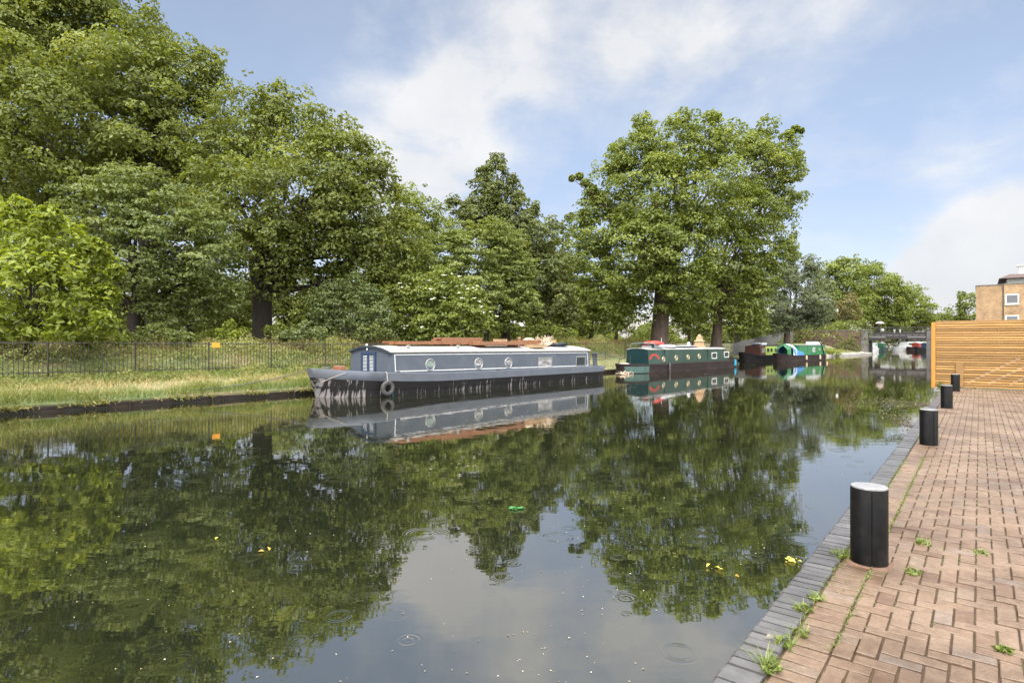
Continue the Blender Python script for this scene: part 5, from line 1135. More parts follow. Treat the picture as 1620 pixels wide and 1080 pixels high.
window(b4, 6.9, 7.5, .14, 1.0, 1.5, M['white'], M['glass_curtain'], .07); porthole(b4, 8.9, .15, 1.25, .17, M['brass'], M['glass']); porthole(b4, 10.2, .15, 1.25, .17, M['brass'], M['glass'])
for x in (5.5, 9.4): seam = MB(); seam.box((x, .13, .66), (x + .02, .17, 1.66)); obj('panel_seam', seam, M['green_mid'], b4)
tp = thing('tarpaulin', 'crumpled blue tarpaulin draped over the bow of the bright green boat', 'tarpaulin', on_boat(R4, A4, 2.6, W2 / 2, .6), A4)
rows = []
for k in range(13):
    x = -1.0 + k * .2; rr = []
    for q in range(13):
        v = q / 12 * math.pi; n_ = mnoise.noise(Vector((x * 2.2, v * 2.0, 3)))
        rr.append(Vector((x + .25 * n_ + .5 * (1 - math.sin(v)), -(1.02 + .1 * n_) * math.cos(v), -.02 + (1.30 - .05 * k + .12 * n_) * math.sin(v) ** .7)))
    rows.append(rr)
b = MB().grid(rows); obj('sheet', b, M['blue_tarp'], tp, smooth=True)
wc = thing('tarpaulin', 'white sheet showing under the blue tarpaulin on the green boat bow', 'sheet', on_boat(R4, A4, 1.9, W2 / 2, .62), A4)
rows = [[Vector((-.15 + .12 * k + .1 * math.sin(q), -(.93 + .02 * k) * math.cos(q / 10 * math.pi), (1.22 + .02 * k) * math.sin(q / 10 * math.pi) ** .7)) for q in range(11)] for k in range(6)]
b = MB().grid(rows); obj('sheet', b, M['white_cloth'], wc, smooth=True)
wb = thing('roof_box', 'large white box on the roof of the bright green boat', 'box', on_boat(R4, A4, 9.3, 1.0, 1.78), A4)
b = MB(); b.box((-1.1, -.45, 0), (1.1, .45, .42), bev=.04); obj('body', b, M['white'], wb); b = MB(); b.box((-1.13, -.48, .425), (1.13, .48, .47), bev=.02); obj('lid', b, M['dark_tarp'], wb)
pp = thing('boat_pole', 'dark pole leaning against the side of the bright green boat', 'pole', on_boat(R4, A4, 9.9, .0, .75), A4)
b = MB(); b.tube([(0, .02, -.1), (-.25, .2, 1.0), (-.3, .5, 1.55)], .06, 6); obj('shaft', b, M['steel_black'], pp)
for x, lab in ((4.6, 'pale fender nearest the bow of the bright green boat'), (8.4, 'pale fender amidships on the bright green boat'), (10.4, 'pale fender nearest the stern of the bright green boat')):
    f_ = thing('fender', lab, 'fender', on_boat(R4, A4, x, -.1, .38), A4, 'pale fenders on the bright green boat')
    b = MB(); b.lathe([(.02, -.26), (.1, -.2), (.11, 0), (.1, .18), (.03, .25)], 12); obj('body', b, M['drift'], f_, smooth=True)

# ------------------------------------------------------------------ bridge
BL = Vector((61.8, 101.9, 0)); span = 8.2; bang = math.atan2(RV.y, RV.x)
br = thing('footbridge', 'low dark girder bridge with iron railings spanning the canal', 'bridge', (BL.x, BL.y, WZ), bang)
gd = MB(); nseg = 16
for yy in (0.0, 4.6):
    r0, r1 = [], []
    for k in range(nseg + 1):
        x = -0.3 + (span + .6) * k / nseg; u = 2 * k / nseg - 1; zlo = 2.62 - .33 * u * u - .02; zhi = 3.62 + .06 * (1 - u * u)
        r0.append((Vector((x, yy, zlo)), Vector((x, yy, zhi)), Vector((x, yy + .25, zhi)), Vector((x, yy + .25, zlo))))
    for a, b_ in zip(r0, r0[1:]):
        gd.add(list(a) + list(b_), [(0, 4, 5, 1), (1, 5, 6, 2), (2, 6, 7, 3), (3, 7, 4, 0)])
gd.box((-.3, .26, 3.2), (span + .3, 4.59, 3.5))
obj('girder', gd, M['girder'], br)
wl = MB()
for k in range(9): wl.box((.1 + k * .9, -.035, 3.21), (.1 + k * .9 + .7, -.004, 3.255))
wl.box((.1, -.035, 2.90), (2.5, -.004, 2.98)); wl.box((span - 2.6, -.035, 2.90), (span - .1, -.004, 2.98))
obj('white_stripe', wl, M['louvre'], br)
for yy in (.1, 4.7):
    rr = MB(); x = -.4
    while x < span + .5:
        rr.tube([(x, yy, 3.6), (x, yy, 4.55)], .014 if yy < 1 else .014, 4); x += .16
    for z in (3.75, 4.57): rr.tube([(-.5, yy, z), (span + .5, yy, z)], .03, 5)
    for x in (-.45, 2.0, 4.1, 6.2, span + .45): rr.tube([(x, yy, 3.6), (x, yy, 4.68)], .045, 6)
    obj('railing', rr, M['iron'], br)
for x0, x1, mm in ((-1.1, -.02, 'stone'), (span + .02, span + 1.6, 'stone')):
    a = MB(); a.box((x0, -.25, -.8), (x1, 5.2, 2.55), bev=.05); a.box((x0 - .02, -.32, 2.56), (x1 + .02, 5.27, 2.72), bev=.04); a.box((x0 + .05, -.2, 2.73), (x1 - .05, 5.0, 4.1)); a.box((x0, -.28, 4.11), (x1, 5.1, 4.25), bev=.03)
    obj('abutment', a, M[mm], br)
wv_ = thing('brick_wall', 'long old brick parapet wall with a pale coping leading to the bridge', 'wall', (BL.x, BL.y, WZ), bang)
b = MB(); b.box((-11.2, -.1, -.6), (-1.15, .35, 4.05)); obj('brickwork', b, M['brick_old'], wv_)
b = MB(); b.box((-11.2, -.16, 4.055), (-1.13, .41, 4.2), bev=.02); obj('coping', b, M['stone'], wv_)
gp_ = thing('brick_pier', 'tall brick pier at the left end of the bridge wall', 'pier', on_boat((BL.x, BL.y), bang, -11.8, 0, 0), bang)
b = MB(); b.box((-.5, -.3, -.5), (.5, .6, 4.7), bev=.02); obj('shaft', b, M['brick_old'], gp_); b = MB(); b.box((-.56, -.36, 4.705), (.56, .66, 4.9), bev=.05); obj('cap', b, M['stone'], gp_)
# land carrying the road up to the bridge
rp = MB(); 
c8 = [on_boat((BL.x, BL.y), bang, x, y, 0) for x, y in ((-30, .4), (-1.1, .4), (-1.1, 4.6), (-30, 4.6))]
rp.add([Vector((v.x, v.y, -.6)) for v in c8] + [Vector((v.x, v.y, z)) for v, z in zip(c8, (1.4, 2.85, 2.85, 1.4))], [(0, 1, 5, 4), (1, 2, 6, 5), (2, 3, 7, 6), (3, 0, 4, 7), (4, 5, 6, 7)])
tag(obj('road', rp, M['concrete']), kind='structure')
rr_ = MB(); c8 = [on_boat((BL.x, BL.y), bang, x, y, 0) for x, y in ((span + 1.6, .4), (40, .4), (40, 4.6), (span + 1.6, 4.6))]
rr_.add([Vector((v.x, v.y, -.6)) for v in c8] + [Vector((v.x, v.y, z)) for v, z in zip(c8, (2.85, 1.0, 1.0, 2.85))], [(0, 1, 5, 4), (1, 2, 6, 5), (2, 3, 7, 6), (3, 0, 4, 7), (4, 5, 6, 7)])
tag(obj('road_ramp', rr_, M['concrete']), kind='structure')
def bpos(px, y): # place on the bridge deck by column
    x = near_t((BL.x, BL.y), bang, px, y); return on_boat((BL.x, BL.y), bang, x, y, 3.5)
for px, lab in ((1415, 'left one of two small white painted posts on the bridge'), (1424, 'right one of two small white painted posts on the bridge')):
    v = thing('white_post', lab, 'post', bpos(px, .35) , bang, 'white posts on the bridge')
    b = MB(); b.box((-.16, -.05, .0), (.16, .05, .1)); b.box((-.09, -.05, .102), (.09, .05, .62)); b.box((-.15, -.05, .622), (.15, .05, .74)); obj('shaft', b, M['white'], v)
# --- person with umbrella on the bridge
pp_ = bpos(1390, 1.2)
ps = thing('person', 'person in a dark coat walking over the bridge under an umbrella', 'person', pp_, bang)
bm = bmesh.new()
J = {'hip': (0, 0, .92, .13), 'waist': (0, 0, 1.1, .12), 'chest': (.02, 0, 1.32, .145), 'neck': (.03, 0, 1.48, .055), 'head': (.05, 0, 1.6, .095), 'crown': (.05, 0, 1.7, .075),
     'sl': (.02, .17, 1.4, .06), 'el': (.05, .22, 1.16, .045), 'wl': (.25, .15, 1.22, .033), 'hl': (.31, .13, 1.27, .035), 'sr': (.02, -.17, 1.4, .06), 'er': (-.03, -.24, 1.14, .045), 'wr': (.06, -.22, .92, .033), 'hr': (.08, -.21, .84, .035),
     'kl': (.14, .09, .5, .065), 'al': (.02, .09, .1, .045), 'tl': (.18, .09, .05, .04), 'hipl': (0, .09, .86, .09), 'kr': (-.06, -.09, .48, .065), 'ar': (-.22, -.09, .12, .045), 'tr': (-.08, -.09, .05, .04), 'hipr': (0, -.09, .86, .09)}
E = [('hip', 'waist'), ('waist', 'chest'), ('chest', 'neck'), ('neck', 'head'), ('head', 'crown'), ('chest', 'sl'), ('sl', 'el'), ('el', 'wl'), ('wl', 'hl'), ('chest', 'sr'), ('sr', 'er'), ('er', 'wr'), ('wr', 'hr'), ('hip', 'hipl'), ('hipl', 'kl'), ('kl', 'al'), ('al', 'tl'), ('hip', 'hipr'), ('hipr', 'kr'), ('kr', 'ar'), ('ar', 'tr')]
ks = list(J); me = bpy.data.meshes.new('body'); me.from_pydata([J[k_][:3] for k_ in ks], [(ks.index(a), ks.index(b_)) for a, b_ in E], [])
bo = link('body', me, M['skin'], ps)
md = bo.modifiers.new('skin', 'SKIN'); 
for k_, sv in zip(ks, me.skin_vertices[0].data): sv.radius = (J[k_][3],) * 2; sv.use_root = (k_ == 'hip')
bo.modifiers.new('sub', 'SUBSURF').levels = 1; bo.modifiers['sub'].render_levels = 1
b = MB(); b.lathe([(.23, .55), (.21, .8), (.185, 1.1), (.2, 1.3), (.15, 1.44), (.075, 1.5)], 16, Matrix.Scale(.8, 4, (1, 0, 0)))
b.tube([(.02, .16, 1.41), (.05, .23, 1.16), (.22, .16, 1.21)], [.085, .07, .05], 10); b.tube([(.02, -.16, 1.41), (-.03, -.25, 1.14), (.05, -.22, .96)], [.085, .07, .05], 10); obj('coat', b, M['coat'], ps, smooth=True)
b = MB(); b.tube([(0, .09, .85), (.14, .09, .5), (.02, .09, .12)], [.115, .085, .06], 10); b.tube([(0, -.09, .85), (-.06, -.09, .48), (-.22, -.09, .14)], [.115, .085, .06], 10); obj('trousers', b, M['trousers'], ps, smooth=True)
b = MB(); b.blob((.03, 0, 1.66), (.115, .11, .105), 1, 2, .1); obj('hair', b, M['hair'], ps, smooth=True)
um = thing('umbrella', 'pale pink open umbrella held by the person on the bridge', 'umbrella', pp_ + Vector((.22, 0, 1.2)), bang)
b = MB(); b.lathe([(.68, .62), (.6, .74), (.42, .86), (.2, .93), (.01, .96)], 16); b.lathe([(.67, .615), (.59, .73), (.41, .85), (.2, .92), (.01, .95)], 16); obj('canopy', b, M['umbrella'], um, smooth=True)
b = MB(); b.tube([(.05, .12, .0), (0, 0, 1.0)], .012, 6); obj('shaft', b, M['iron'], um)
bg = thing('bag', 'pale round bag carried at the side of the person on the bridge', 'bag', bpos(1396, .9), bang)
b = MB(); b.blob((0, 0, .62), (.26, .14, .3), 4, 2, .12); obj('body', b, M['white_cloth'], bg, smooth=True); b = MB(); b.tube([(-.15, 0, .85), (0, 0, 1.1), (.15, 0, .85)], .02, 6); obj('strap', b, M['coat'], bg)

# boats moored beyond the bridge
def far_boat(name, label, px, py, Ln, W, H, a, hullm, cabm, roofm, cruiser=False):
    Y = 2.2 * F / (py - HY); loc = Vector(((px - CX) / F * Y, Y, WZ))
    r = thing(name, label, 'boat', loc, math.radians(a))
    zt = lambda x: .7 + .3 * max(0, 1 - x / 3) ** 2
    hull(r, Ln, W, zt, lambda x: zt(x) - .15, 2.4, 1.0, .4, M[hullm], M[hullm], M['white'] if cruiser else M['hull_black'], .55)
    cabin(r, 2.4, Ln - 1.2, .2, W - .2, lambda x: zt(x) - .03, lambda x: H, .1, .12, M[cabm], M[roofm], front_rake=.5 if cruiser else 0)
    for k_ in range(3): window(r, 3.0 + k_ * (Ln - 5.5) / 3, 3.0 + k_ * (Ln - 5.5) / 3 + (1.0 if cruiser else .6), .22, H - .6, H - .2, M['chrome'], M['glass'], .06)
    return r
far_boat('narrowboat', 'pale teal boat moored beyond the bridge beside its left abutment', 1384, 556.5, 8, 2.1, 1.9, 52, 'white', 'white', 'green_mid')
far_boat('narrowboat', 'mid green boat beyond the bridge, left of the white cruiser', 1398, 554.5, 9, 2.1, 1.7, 52, 'green_mid', 'green_bright', 'white')
far_boat('cabin_cruiser', 'white cabin cruiser framed under the middle of the bridge', 1421, 554.6, 9, 3.0, 2.0, 8, 'white', 'white', 'white', True)
far_boat('narrowboat', 'dark red boat beyond the bridge, right of the white cruiser', 1444, 554.8, 6, 2.1, 1.8, 20, 'hull_brown', 'red_paint', 'white')
far_boat('narrowboat', 'dark blue boat beyond the bridge beside its right abutment', 1456, 555.4, 7, 2.1, 1.8, 15, 'hull_black', 'blue_door', 'white')

# ------------------------------------------------------------------ yellow brick building on the right
Bp = at(1544, 540, 76); bl = thing('brick_building', 'yellow brick building with white-framed windows, above the slatted fence', 'building', (Bp.x, Bp.y, 0), fang)
xk = near_t((Bp.x, Bp.y), fang, 1588, 0)
b = MB(); b.box((0, 0, -.3), (xk, 12, 8.72)); b.box((xk + .003, -.25, -.3), (26, 12, 8.78)); obj('wall', b, M['brick_yellow'], bl)
b = MB(); b.box((-.06, -.06, 8.73), (xk - .02, 12, 8.85)); b.box((xk - .015, -.31, 8.79), (26, 12, 8.9)); obj('parapet_cap', b, M['stone'], bl)
x58 = near_t((Bp.x, Bp.y), fang, 1582, 0)
b = MB(); b.box((xk + .35, .9, 8.91), (26, 9, 9.75)); obj('roof_storey', b, M['white'], bl)
b = MB()
b.add([(x58 - .1, -.35, 9.55), (26, -.35, 9.55), (26, 9.6, 9.55), (x58 - .1, 9.6, 9.55), (x58 + .9, .1, 10.05), (26, .1, 10.05), (26, 9.4, 10.05), (x58 + .9, 9.4, 10.05)], [(0, 3, 2, 1), (4, 5, 6, 7), (0, 1, 5, 4), (1, 2, 6, 5), (2, 3, 7, 6), (3, 0, 4, 7)]); obj('roof', b, M['roof_brown'], bl)
x16 = near_t((Bp.x, Bp.y), fang, 1613, 0)
b = MB(); b.box((x16, 2, 10.05), (x16 + .8, 2.8, 11.2)); b.box((x16 - .2, 1.8, 11.2), (x16 + 1.0, 3.0, 11.32)); obj('flue', b, M['white'], bl)
for z0 in (1.0, 3.6, 6.25):
    for q in range(5):
        xa_ = near_t((Bp.x, Bp.y), fang, 1590.5, -.25) + q * 3.6
        f_ = MB()
        for lo, hi in (((xa_, -.3, z0), (xa_ + 1.3, -.254, z0 + .14)), ((xa_, -.3, z0 + 1.14), (xa_ + 1.3, -.254, z0 + 1.28)), ((xa_, -.3, z0 + .14), (xa_ + .12, -.254, z0 + 1.14)), ((xa_ + 1.18, -.3, z0 + .14), (xa_ + 1.3, -.254, z0 + 1.14))): f_.box(lo, hi)
        o = obj('window', f_, M['white'], bl); g_ = MB(); g_.box((xa_ + .12, -.275, z0 + .14), (xa_ + 1.18, -.258, z0 + 1.14)); obj('pane', g_, M['glass'], o)
        s_b = MB(); s_b.box((xa_ - .06, -.36, z0 - .07), (xa_ + 1.36, -.254, z0 - .002)); obj('sill', s_b, M['white'], o)
dn = MB(); dn.tube([(xk - .08, -.08, 0), (xk - .08, -.08, 8.6)], .05, 8); obj('downpipe', dn, M['stone'], bl)
# street lamp by the bridge
lp = at(1324, 540, 112); sl_ = thing('street_lamp', 'thin dark street lamp with a pale head standing among the bridge trees', 'street lamp', (lp.x, lp.y, 1.5))
b = MB(); b.tube([(0, 0, 0), (0, 0, 1), (0, 0, 5.6)], [.09, .07, .05], 8); obj('post', b, M['girder'], sl_, smooth=True); b = MB(); b.lathe([(.1, 5.6), (.24, 5.75), (.26, 6.0), (.12, 6.25), (.02, 6.3)], 12); obj('lantern', b, M['white'], sl_, smooth=True)
# people and things far under the trees are left to the park trees

# ------------------------------------------------------------------ small plants, leaves, debris
def tuft(name, label, t, s, n, h, spread_, mat='weed', group=None, broad=0):
    r = thing(name, label, 'weed', quay(t, s, -.012), 0, group); rg = np.random.default_rng(int(t * 100) + 5)
    P = np.zeros((n, 3)); P[:, :2] = rg.normal(0, spread_ * .35, (n, 2))
    global rng; rng = rg
    me = blade_mesh('blades', P, h * rg.uniform(.5, 1.1, n), 0.009, 0.85, rg.uniform(.2, 1, n)); link('blades', me, M[mat], r)
    if broad:
        th = rg.uniform(0, 6.28, broad); rr = rg.uniform(.02, spread_, broad)
        Pb = np.column_stack([np.cos(th) * rr, np.sin(th) * rr, rg.uniform(.01, h * .4, broad)]); link('leaf', leaf_mesh('leaf', Pb, np.tile([0, 0, 1.0], (broad, 1)) + rg.normal(0, .35, (broad, 3)), rg.uniform(.03, .06, broad), rg.uniform(.2, 1, broad), .5), M[mat], r)
    return r
def q_of(px, py):
    Y = HC * F / (py - HY); v = Vector(((px - CX) / F * Y, Y, 0)) - QO; return v.dot(DV), v.dot(RV)
for px, py, n, h, sp_, br_, lab in (
    (1216, 1056, 46, .11, .07, 16, 'largest spiky green weed at the edge of the coping, near the bottom of the frame'),
    (1242, 1018, 40, .07, .07, 6, 'grassy weed on the coping edge beside the pale fallen leaf'),
    (1272, 963, 46, .06, .06, 18, 'bright bushy weed between the coping and the pavement, left of the nearest bollard'),
    (1291, 945, 24, .06, .05, 12, 'small weed in the coping joint just above the bright bushy one'),
    (1335, 880, 50, .09, .10, 12, 'fine grass clump hugging the left foot of the nearest bollard'),
    (1268, 1000, 26, .05, .06, 4, 'thin grass tuft in the coping joint below the bright bushy weed'),
    (1447, 905, 30, .05, .06, 12, 'small green weed in the paving joint just right of the nearest bollard'),
    (1461, 858, 40, .06, .09, 10, 'yellowish grass patch in the paving behind the nearest bollard'),
    (1588, 1027, 22, .04, .04, 16, 'compact bright green weed in the paving near the bottom right corner'),
    (1551, 873, 26, .04, .08, 6, 'flat yellow-green weed in the paving right of the bollards'),
    (1462, 692, 34, .17, .08, 26, 'leafy weed sprouting at the foot of the second bollard')):
    t, s = q_of(px, py); tuft('weed', lab, t, s, n, h, sp_, broad=br_, group='weeds in the quay paving')
# fine moss and seedlings along the joints: nobody could count them
rng = np.random.default_rng(21); n = 14000
tq = rng.uniform(-.6, 22.4, n); sq = np.where(rng.random(n) < .45, np.where(rng.random(n) < .5, rng.normal(CW + .01, .02, n), rng.normal(CW + .012 + 2 * MOD, .008, n)), CW + .012 + MOD * np.round(rng.uniform(0, 45, n)) + rng.normal(0, .004, n)); sq = np.abs(sq)
dens_ = np.array([mnoise.noise(Vector((a * .9, b_ * 1.3, 2))) for a, b_ in zip(tq, sq)]); kp = (dens_ > .08) | (sq < .42) & (dens_ > .0); tq, sq = tq[kp], sq[kp]
P = np.array([quay(a, b_, -.012) for a, b_ in zip(tq, sq)])
tag(link('joint_moss', blade_mesh('joint_moss', P, rng.uniform(.006, .03, len(P)), .0055, 1.0, rng.uniform(.1, 1, len(P))), M['weed']), 'fine grass and moss seedlings in the paving joints', 'moss', kind='stuff')
# wisps of buddleia hanging over the quay edge
def sprig(name, label, px, py, n, ln, mat, out_, up, leaf, seed):
    rs = random.Random(seed); t, s = q_of(px, py); r = thing(name, label, 'plant', quay(t, .01, -.12)); b = MB(); P = []
    for q in range(n):
        d = (-RV * out_ * rs.uniform(.5, 1.2) + DV * rs.uniform(-.8, .8) + Vector((0, 0, up * rs.uniform(.2, 1.2)))).normalized(); l_ = ln * rs.uniform(.5, 1.1)
        pts = [Vector((0, 0, 0)) + DV * rs.uniform(-.15, .15)]
        for k_ in range(1, 6): pts.append(pts[0] + d * l_ * k_ / 5 + Vector((rs.gauss(0, .02), rs.gauss(0, .02), -.12 * l_ * (k_ / 5) ** 2)))
        b.tube(pts, [.006, .005, .004, .0035, .003, .002], 4)
        for p_ in pts[2:]:
            for _ in range(leaf): P.append(p_ + Vector((rs.gauss(0, .05), rs.gauss(0, .05), rs.gauss(0, .04))))
    obj('stem', b, M['bark'], r); P = np.array(P); global rng; rng = np.random.default_rng(seed)
    link('leaf', leaf_mesh('leaf', P, rng.normal(size=P.shape) + np.array([0, 0, .6]), rng.uniform(.03, .08, len(P)), rng.uniform(0, 1, len(P)), .4), M[mat], r)
sprig('wall_plant', 'sparse dark sprigs growing out of the quay wall left of the second bollard', 1446, 668, 12, .75, 'sprig', .9, .5, 2, 1)
sprig('wall_plant', 'olive leafy plant leaning over the water left of the third bollard', 1470, 634, 16, 1.9, 'leaf_olive', 1.0, .12, 6, 2)
sprig('wall_plant', 'small green plant at the corner of the slatted fence on the right edge', 1612, 618, 10, .35, 'weed', .2, 1.0, 8, 3)
# single leaves on the water and coping
def fl_leaf(label, px, py, z, size, mat, tint_, seed, n=1, name='fallen_leaf'):
    Y = (HC - z) * F / (py - HY); r_ = Vector(((px - CX) / F * Y, Y, z)); global rng; rng = np.random.default_rng(seed)
    P = rng.normal(0, size * .5, (n, 3)) if n > 1 else np.zeros((1, 3)); P[:, 2] = np.abs(P[:, 2]) * .3 + .012
    o = link(name, leaf_mesh(name, P, np.tile([0, 0, 1.0], (n, 1)) + rng.normal(0, .25, (n, 3)), rng.uniform(.8, 1.2, n) * size, np.full(n, tint_), .5), M[mat], None, r_)
    tag(o, label, 'leaf', 'fallen leaves')
fl_leaf('spray of yellow-green leaves floating against the quay below the nearest bollard', 1252, 887, WZ, .06, 'fallen', .95, 1, 14)
fl_leaf('yellow leaf floating by itself left of the yellow-green spray', 1138, 901, WZ, .07, 'fallen', .75, 2, 3)
fl_leaf('brown leaf floating between the yellow leaf and the quay', 1166, 912, WZ, .06, 'fallen', .1, 3)
fl_leaf('long yellow leaf floating in the dark water on the left', 343, 852, WZ, .085, 'fallen', .7, 4)
fl_leaf('orange-brown leaf floating right of the long yellow leaf', 420, 871, WZ, .07, 'fallen', .15, 5, 2)
fl_leaf('pale dry leaf lying on the coping bricks', 1218, 1011, .006, .075, 'flecks', .95, 6)
o = MB(); o.blob((0, 0, .02), (.16, .08, .04), 3, 3, 1.1); o.blob((.2, .03, .03), (.10, .03, .02), 5, 3, 1.0)
Yb = 2.2 * F / (805 - HY); gs = obj('litter_scrap', o, M['green_scrap'], None, True, ((814 - CX) / F * Yb, Yb, WZ)); gs.scale = (.42, .42, .5); tag(gs, 'bright green scrap of litter floating in the middle of the canal', 'litter')
# drifting flecks: seeds and petals on the surface
rng = np.random.default_rng(33); n = 2600; Yf = 3.5 + 55 * rng.random(n) ** 1.6; Xf = rng.uniform(-.85, .72, n) * Yf
ok = []
for x, y in zip(Xf, Yf):
    v = Vector((x, y, 0)) - QO; i = near_i(x, y); ok.append(v.dot(RV) < -.05 and (Vector((x, y, 0)) - BS[i]).dot(BN[i]) < -.3)
ok = np.array(ok) & (rng.random(n) < np.where(Xf > 0, 1.0, .3)); P = np.column_stack([Xf, Yf, np.full(n, WZ + .004)])[ok]
P = P[[mnoise.noise(Vector((a * .35, b_ * .35, 9))) > -.12 for a, b_, _ in P]]
tag(link('floating_flecks', leaf_mesh('floating_flecks', P, np.tile([0, 0, 1.0], (len(P), 1)) + rng.normal(0, .08, P.shape), rng.uniform(.005, .016, len(P)) * (1 + P[:, 1] / 18), rng.uniform(0, 1, len(P)), .6), M['flecks']), 'scattered petals and seeds drifting on the canal', 'flecks', kind='stuff')

# ------------------------------------------------------------------ sky, sun, camera
SUN_EL, SUN_AZ = math.radians(48), math.radians(200)      # azimuth measured clockwise from +Y: behind the camera, slightly left
w_ = bpy.data.worlds.new('World'); S.world = w_; w_.use_nodes = True
nt = w_.node_tree; nt.nodes.clear(); out = nt.nodes.new('ShaderNodeOutputWorld'); bgn = nt.nodes.new('ShaderNodeBackground'); L(nt, bgn.outputs[0], out.inputs[0])
SKY_S = 0.10
bgn.inputs[1].default_value = SKY_S
sky = nt.nodes.new('ShaderNodeTexSky'); sky.sky_type = 'NISHITA'; sky.sun_disc = False; sky.sun_elevation = SUN_EL; sky.sun_rotation = SUN_AZ; sky.air_density = 1.0; sky.dust_density = 0.6; sky.ozone_density = 1.2
tc = nt.nodes.new('ShaderNodeTexCoord'); sp3 = nt.nodes.new('ShaderNodeSeparateXYZ'); L(nt, tc.outputs['Generated'], sp3.inputs[0])
# cloud deck: direction projected on a layer overhead
den = math_n(nt, 'ADD', math_n(nt, 'MAXIMUM', sp3.outputs[2], 0.0), 0.22)
cbx = nt.nodes.new('ShaderNodeCombineXYZ'); L(nt, math_n(nt, 'DIVIDE', sp3.outputs[0], den), cbx.inputs[0]); L(nt, math_n(nt, 'DIVIDE', sp3.outputs[1], den), cbx.inputs[1])
nz = N(nt, 'ShaderNodeTexNoise', i_Scale=2.6, i_Detail=10.0, i_Roughness=0.6); L(nt, cbx.outputs[0], nz.inputs[0]); nz.inputs['Distortion'].default_value = 0.25
nz2 = N(nt, 'ShaderNodeTexNoise', i_Scale=4.0, i_Detail=8.0, i_Roughness=0.6); L(nt, tc.outputs['Generated'], nz2.inputs[0])
def dirv(px, py): return Vector(((px - CX) / F, 1, -(py - HY) / F)).normalized()
acc = None
for px, py, rad, amt in ((620, 185, 12, .19), (490, 250, 10, .13), (700, 225, 8, .17), (1050, 60, 7, .26), (900, 60, 9, .24), (760, 90, 8, .16), (780, 330, 7, .10), (1560, 455, 8, .66), (1440, 470, 4.5, .48), (1640, 400, 7, .5), (1150, 420, 12, .12), (1250, 180, 18, .05), (330, 30, 12, -.34), (1150, 330, 12, -.05), (1330, 380, 8, -.14), (560, 40, 9, -.16)):
    v = dirv(px, py); dt_ = nt.nodes.new('ShaderNodeVectorMath'); dt_.operation = 'DOT_PRODUCT'; L(nt, tc.outputs['Generated'], dt_.inputs[0]); dt_.inputs[1].default_value = v
    mr = nt.nodes.new('ShaderNodeMapRange'); mr.interpolation_type = 'SMOOTHSTEP'; L(nt, dt_.outputs['Value'], mr.inputs[0]); mr.inputs[1].default_value = math.cos(math.radians(rad)); mr.inputs[2].default_value = 1.0; mr.inputs[3].default_value = 0; mr.inputs[4].default_value = amt
    acc = mr.outputs[0] if acc is None else math_n(nt, 'ADD', acc, mr.outputs[0])
# unseen cloud overhead and behind the camera, added as extra light on the scene
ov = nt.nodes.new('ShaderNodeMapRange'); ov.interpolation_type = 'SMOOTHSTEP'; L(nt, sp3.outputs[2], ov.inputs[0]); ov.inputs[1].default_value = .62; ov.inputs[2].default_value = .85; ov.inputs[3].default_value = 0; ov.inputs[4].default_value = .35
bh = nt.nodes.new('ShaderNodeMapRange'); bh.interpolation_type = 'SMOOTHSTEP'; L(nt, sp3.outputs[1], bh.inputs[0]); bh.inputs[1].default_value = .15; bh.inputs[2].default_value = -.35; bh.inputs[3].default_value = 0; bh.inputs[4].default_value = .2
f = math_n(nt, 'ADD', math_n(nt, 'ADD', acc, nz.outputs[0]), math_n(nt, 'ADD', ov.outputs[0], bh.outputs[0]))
f = math_n(nt, 'ADD', f, math_n(nt, 'MULTIPLY', math_n(nt, 'SUBTRACT', nz2.outputs[0], .5), .45))
mask = ramp(nt, f, [(0.45, (0.24,) * 3), (0.62, (0.42,) * 3), (0.86, (0.92,) * 3)]).outputs[0]
ccol = ramp(nt, nz2.outputs[0], [(.3, (4.2, 4.3, 4.5)), (.65, (5.3, 5.3, 5.3))]).outputs[0]
hz = nt.nodes.new('ShaderNodeMapRange'); hz.interpolation_type = 'SMOOTHSTEP'; L(nt, sp3.outputs[2], hz.inputs[0]); hz.inputs[1].default_value = .06; hz.inputs[2].default_value = -.02; hz.inputs[3].default_value = 0; hz.inputs[4].default_value = .8
mask2 = math_n(nt, 'MAXIMUM', mask, hz.outputs[0])
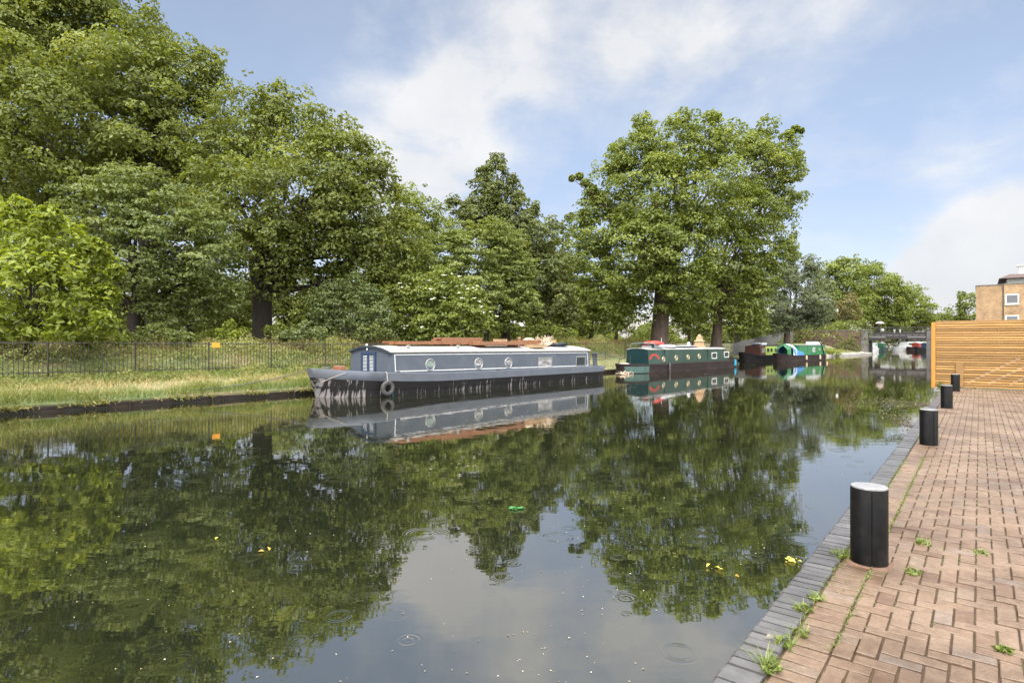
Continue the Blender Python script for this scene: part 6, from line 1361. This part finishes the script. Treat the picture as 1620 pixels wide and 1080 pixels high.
lowt = nt.nodes.new('ShaderNodeMapRange'); lowt.interpolation_type = 'SMOOTHSTEP'; L(nt, sp3.outputs[2], lowt.inputs[0]); lowt.inputs[1].default_value = .08; lowt.inputs[2].default_value = .42
skyc = mixc(nt, lowt.outputs[0], mixc(nt, 1.0, sky.outputs[0], (0.88, 0.80, 0.86), 'MULTIPLY'), mixc(nt, 1.0, sky.outputs[0], (1.22, 1.14, 1.10), 'MULTIPLY'))
brt = math_n(nt, 'ADD', math_n(nt, 'MULTIPLY', ov.outputs[0], 17.5), math_n(nt, 'MULTIPLY', bh.outputs[0], 27.0)); brt = math_n(nt, 'ADD', brt, 1.0)  # unseen overhead and rear cloud brightened beyond the visible sky to light the trees
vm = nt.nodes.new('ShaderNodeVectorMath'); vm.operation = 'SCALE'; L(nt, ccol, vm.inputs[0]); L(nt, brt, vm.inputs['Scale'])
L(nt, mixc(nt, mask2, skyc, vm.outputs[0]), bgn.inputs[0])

sd = bpy.data.lights.new('sun', 'SUN'); sd.energy = 1.5; sd.angle = math.radians(16); sd.color = (1.0, 0.95, 0.87)
so = bpy.data.objects.new('sun', sd); COL.objects.link(so)
sdir = Vector((math.sin(SUN_AZ) * math.cos(SUN_EL), math.cos(SUN_AZ) * math.cos(SUN_EL), math.sin(SUN_EL)))
so.rotation_euler = sdir.to_track_quat('Z', 'Y').to_euler(); so.location = (0, 0, 40)

cam = bpy.data.cameras.new('camera'); co = bpy.data.objects.new('camera', cam); COL.objects.link(co); S.camera = co
co.location = (0, 0, HC); co.rotation_euler = (math.radians(90), 0, 0); cam.sensor_width = 36; cam.lens = 36 * F / 1620; cam.clip_end = 3000; cam.clip_start = .05
S.view_settings.view_transform = 'Standard'; S.view_settings.look = 'None'; S.view_settings.exposure = 0.86; S.view_settings.gamma = 1
c = S.cycles; c.max_bounces = 6; c.diffuse_bounces = 4; c.glossy_bounces = 3; c.transmission_bounces = 4; c.transparent_max_bounces = 4; c.caustics_reflective = False; c.caustics_refractive = False; c.use_denoising = True
print('LEAVES', sum(n for _, n in TREES), TREES)
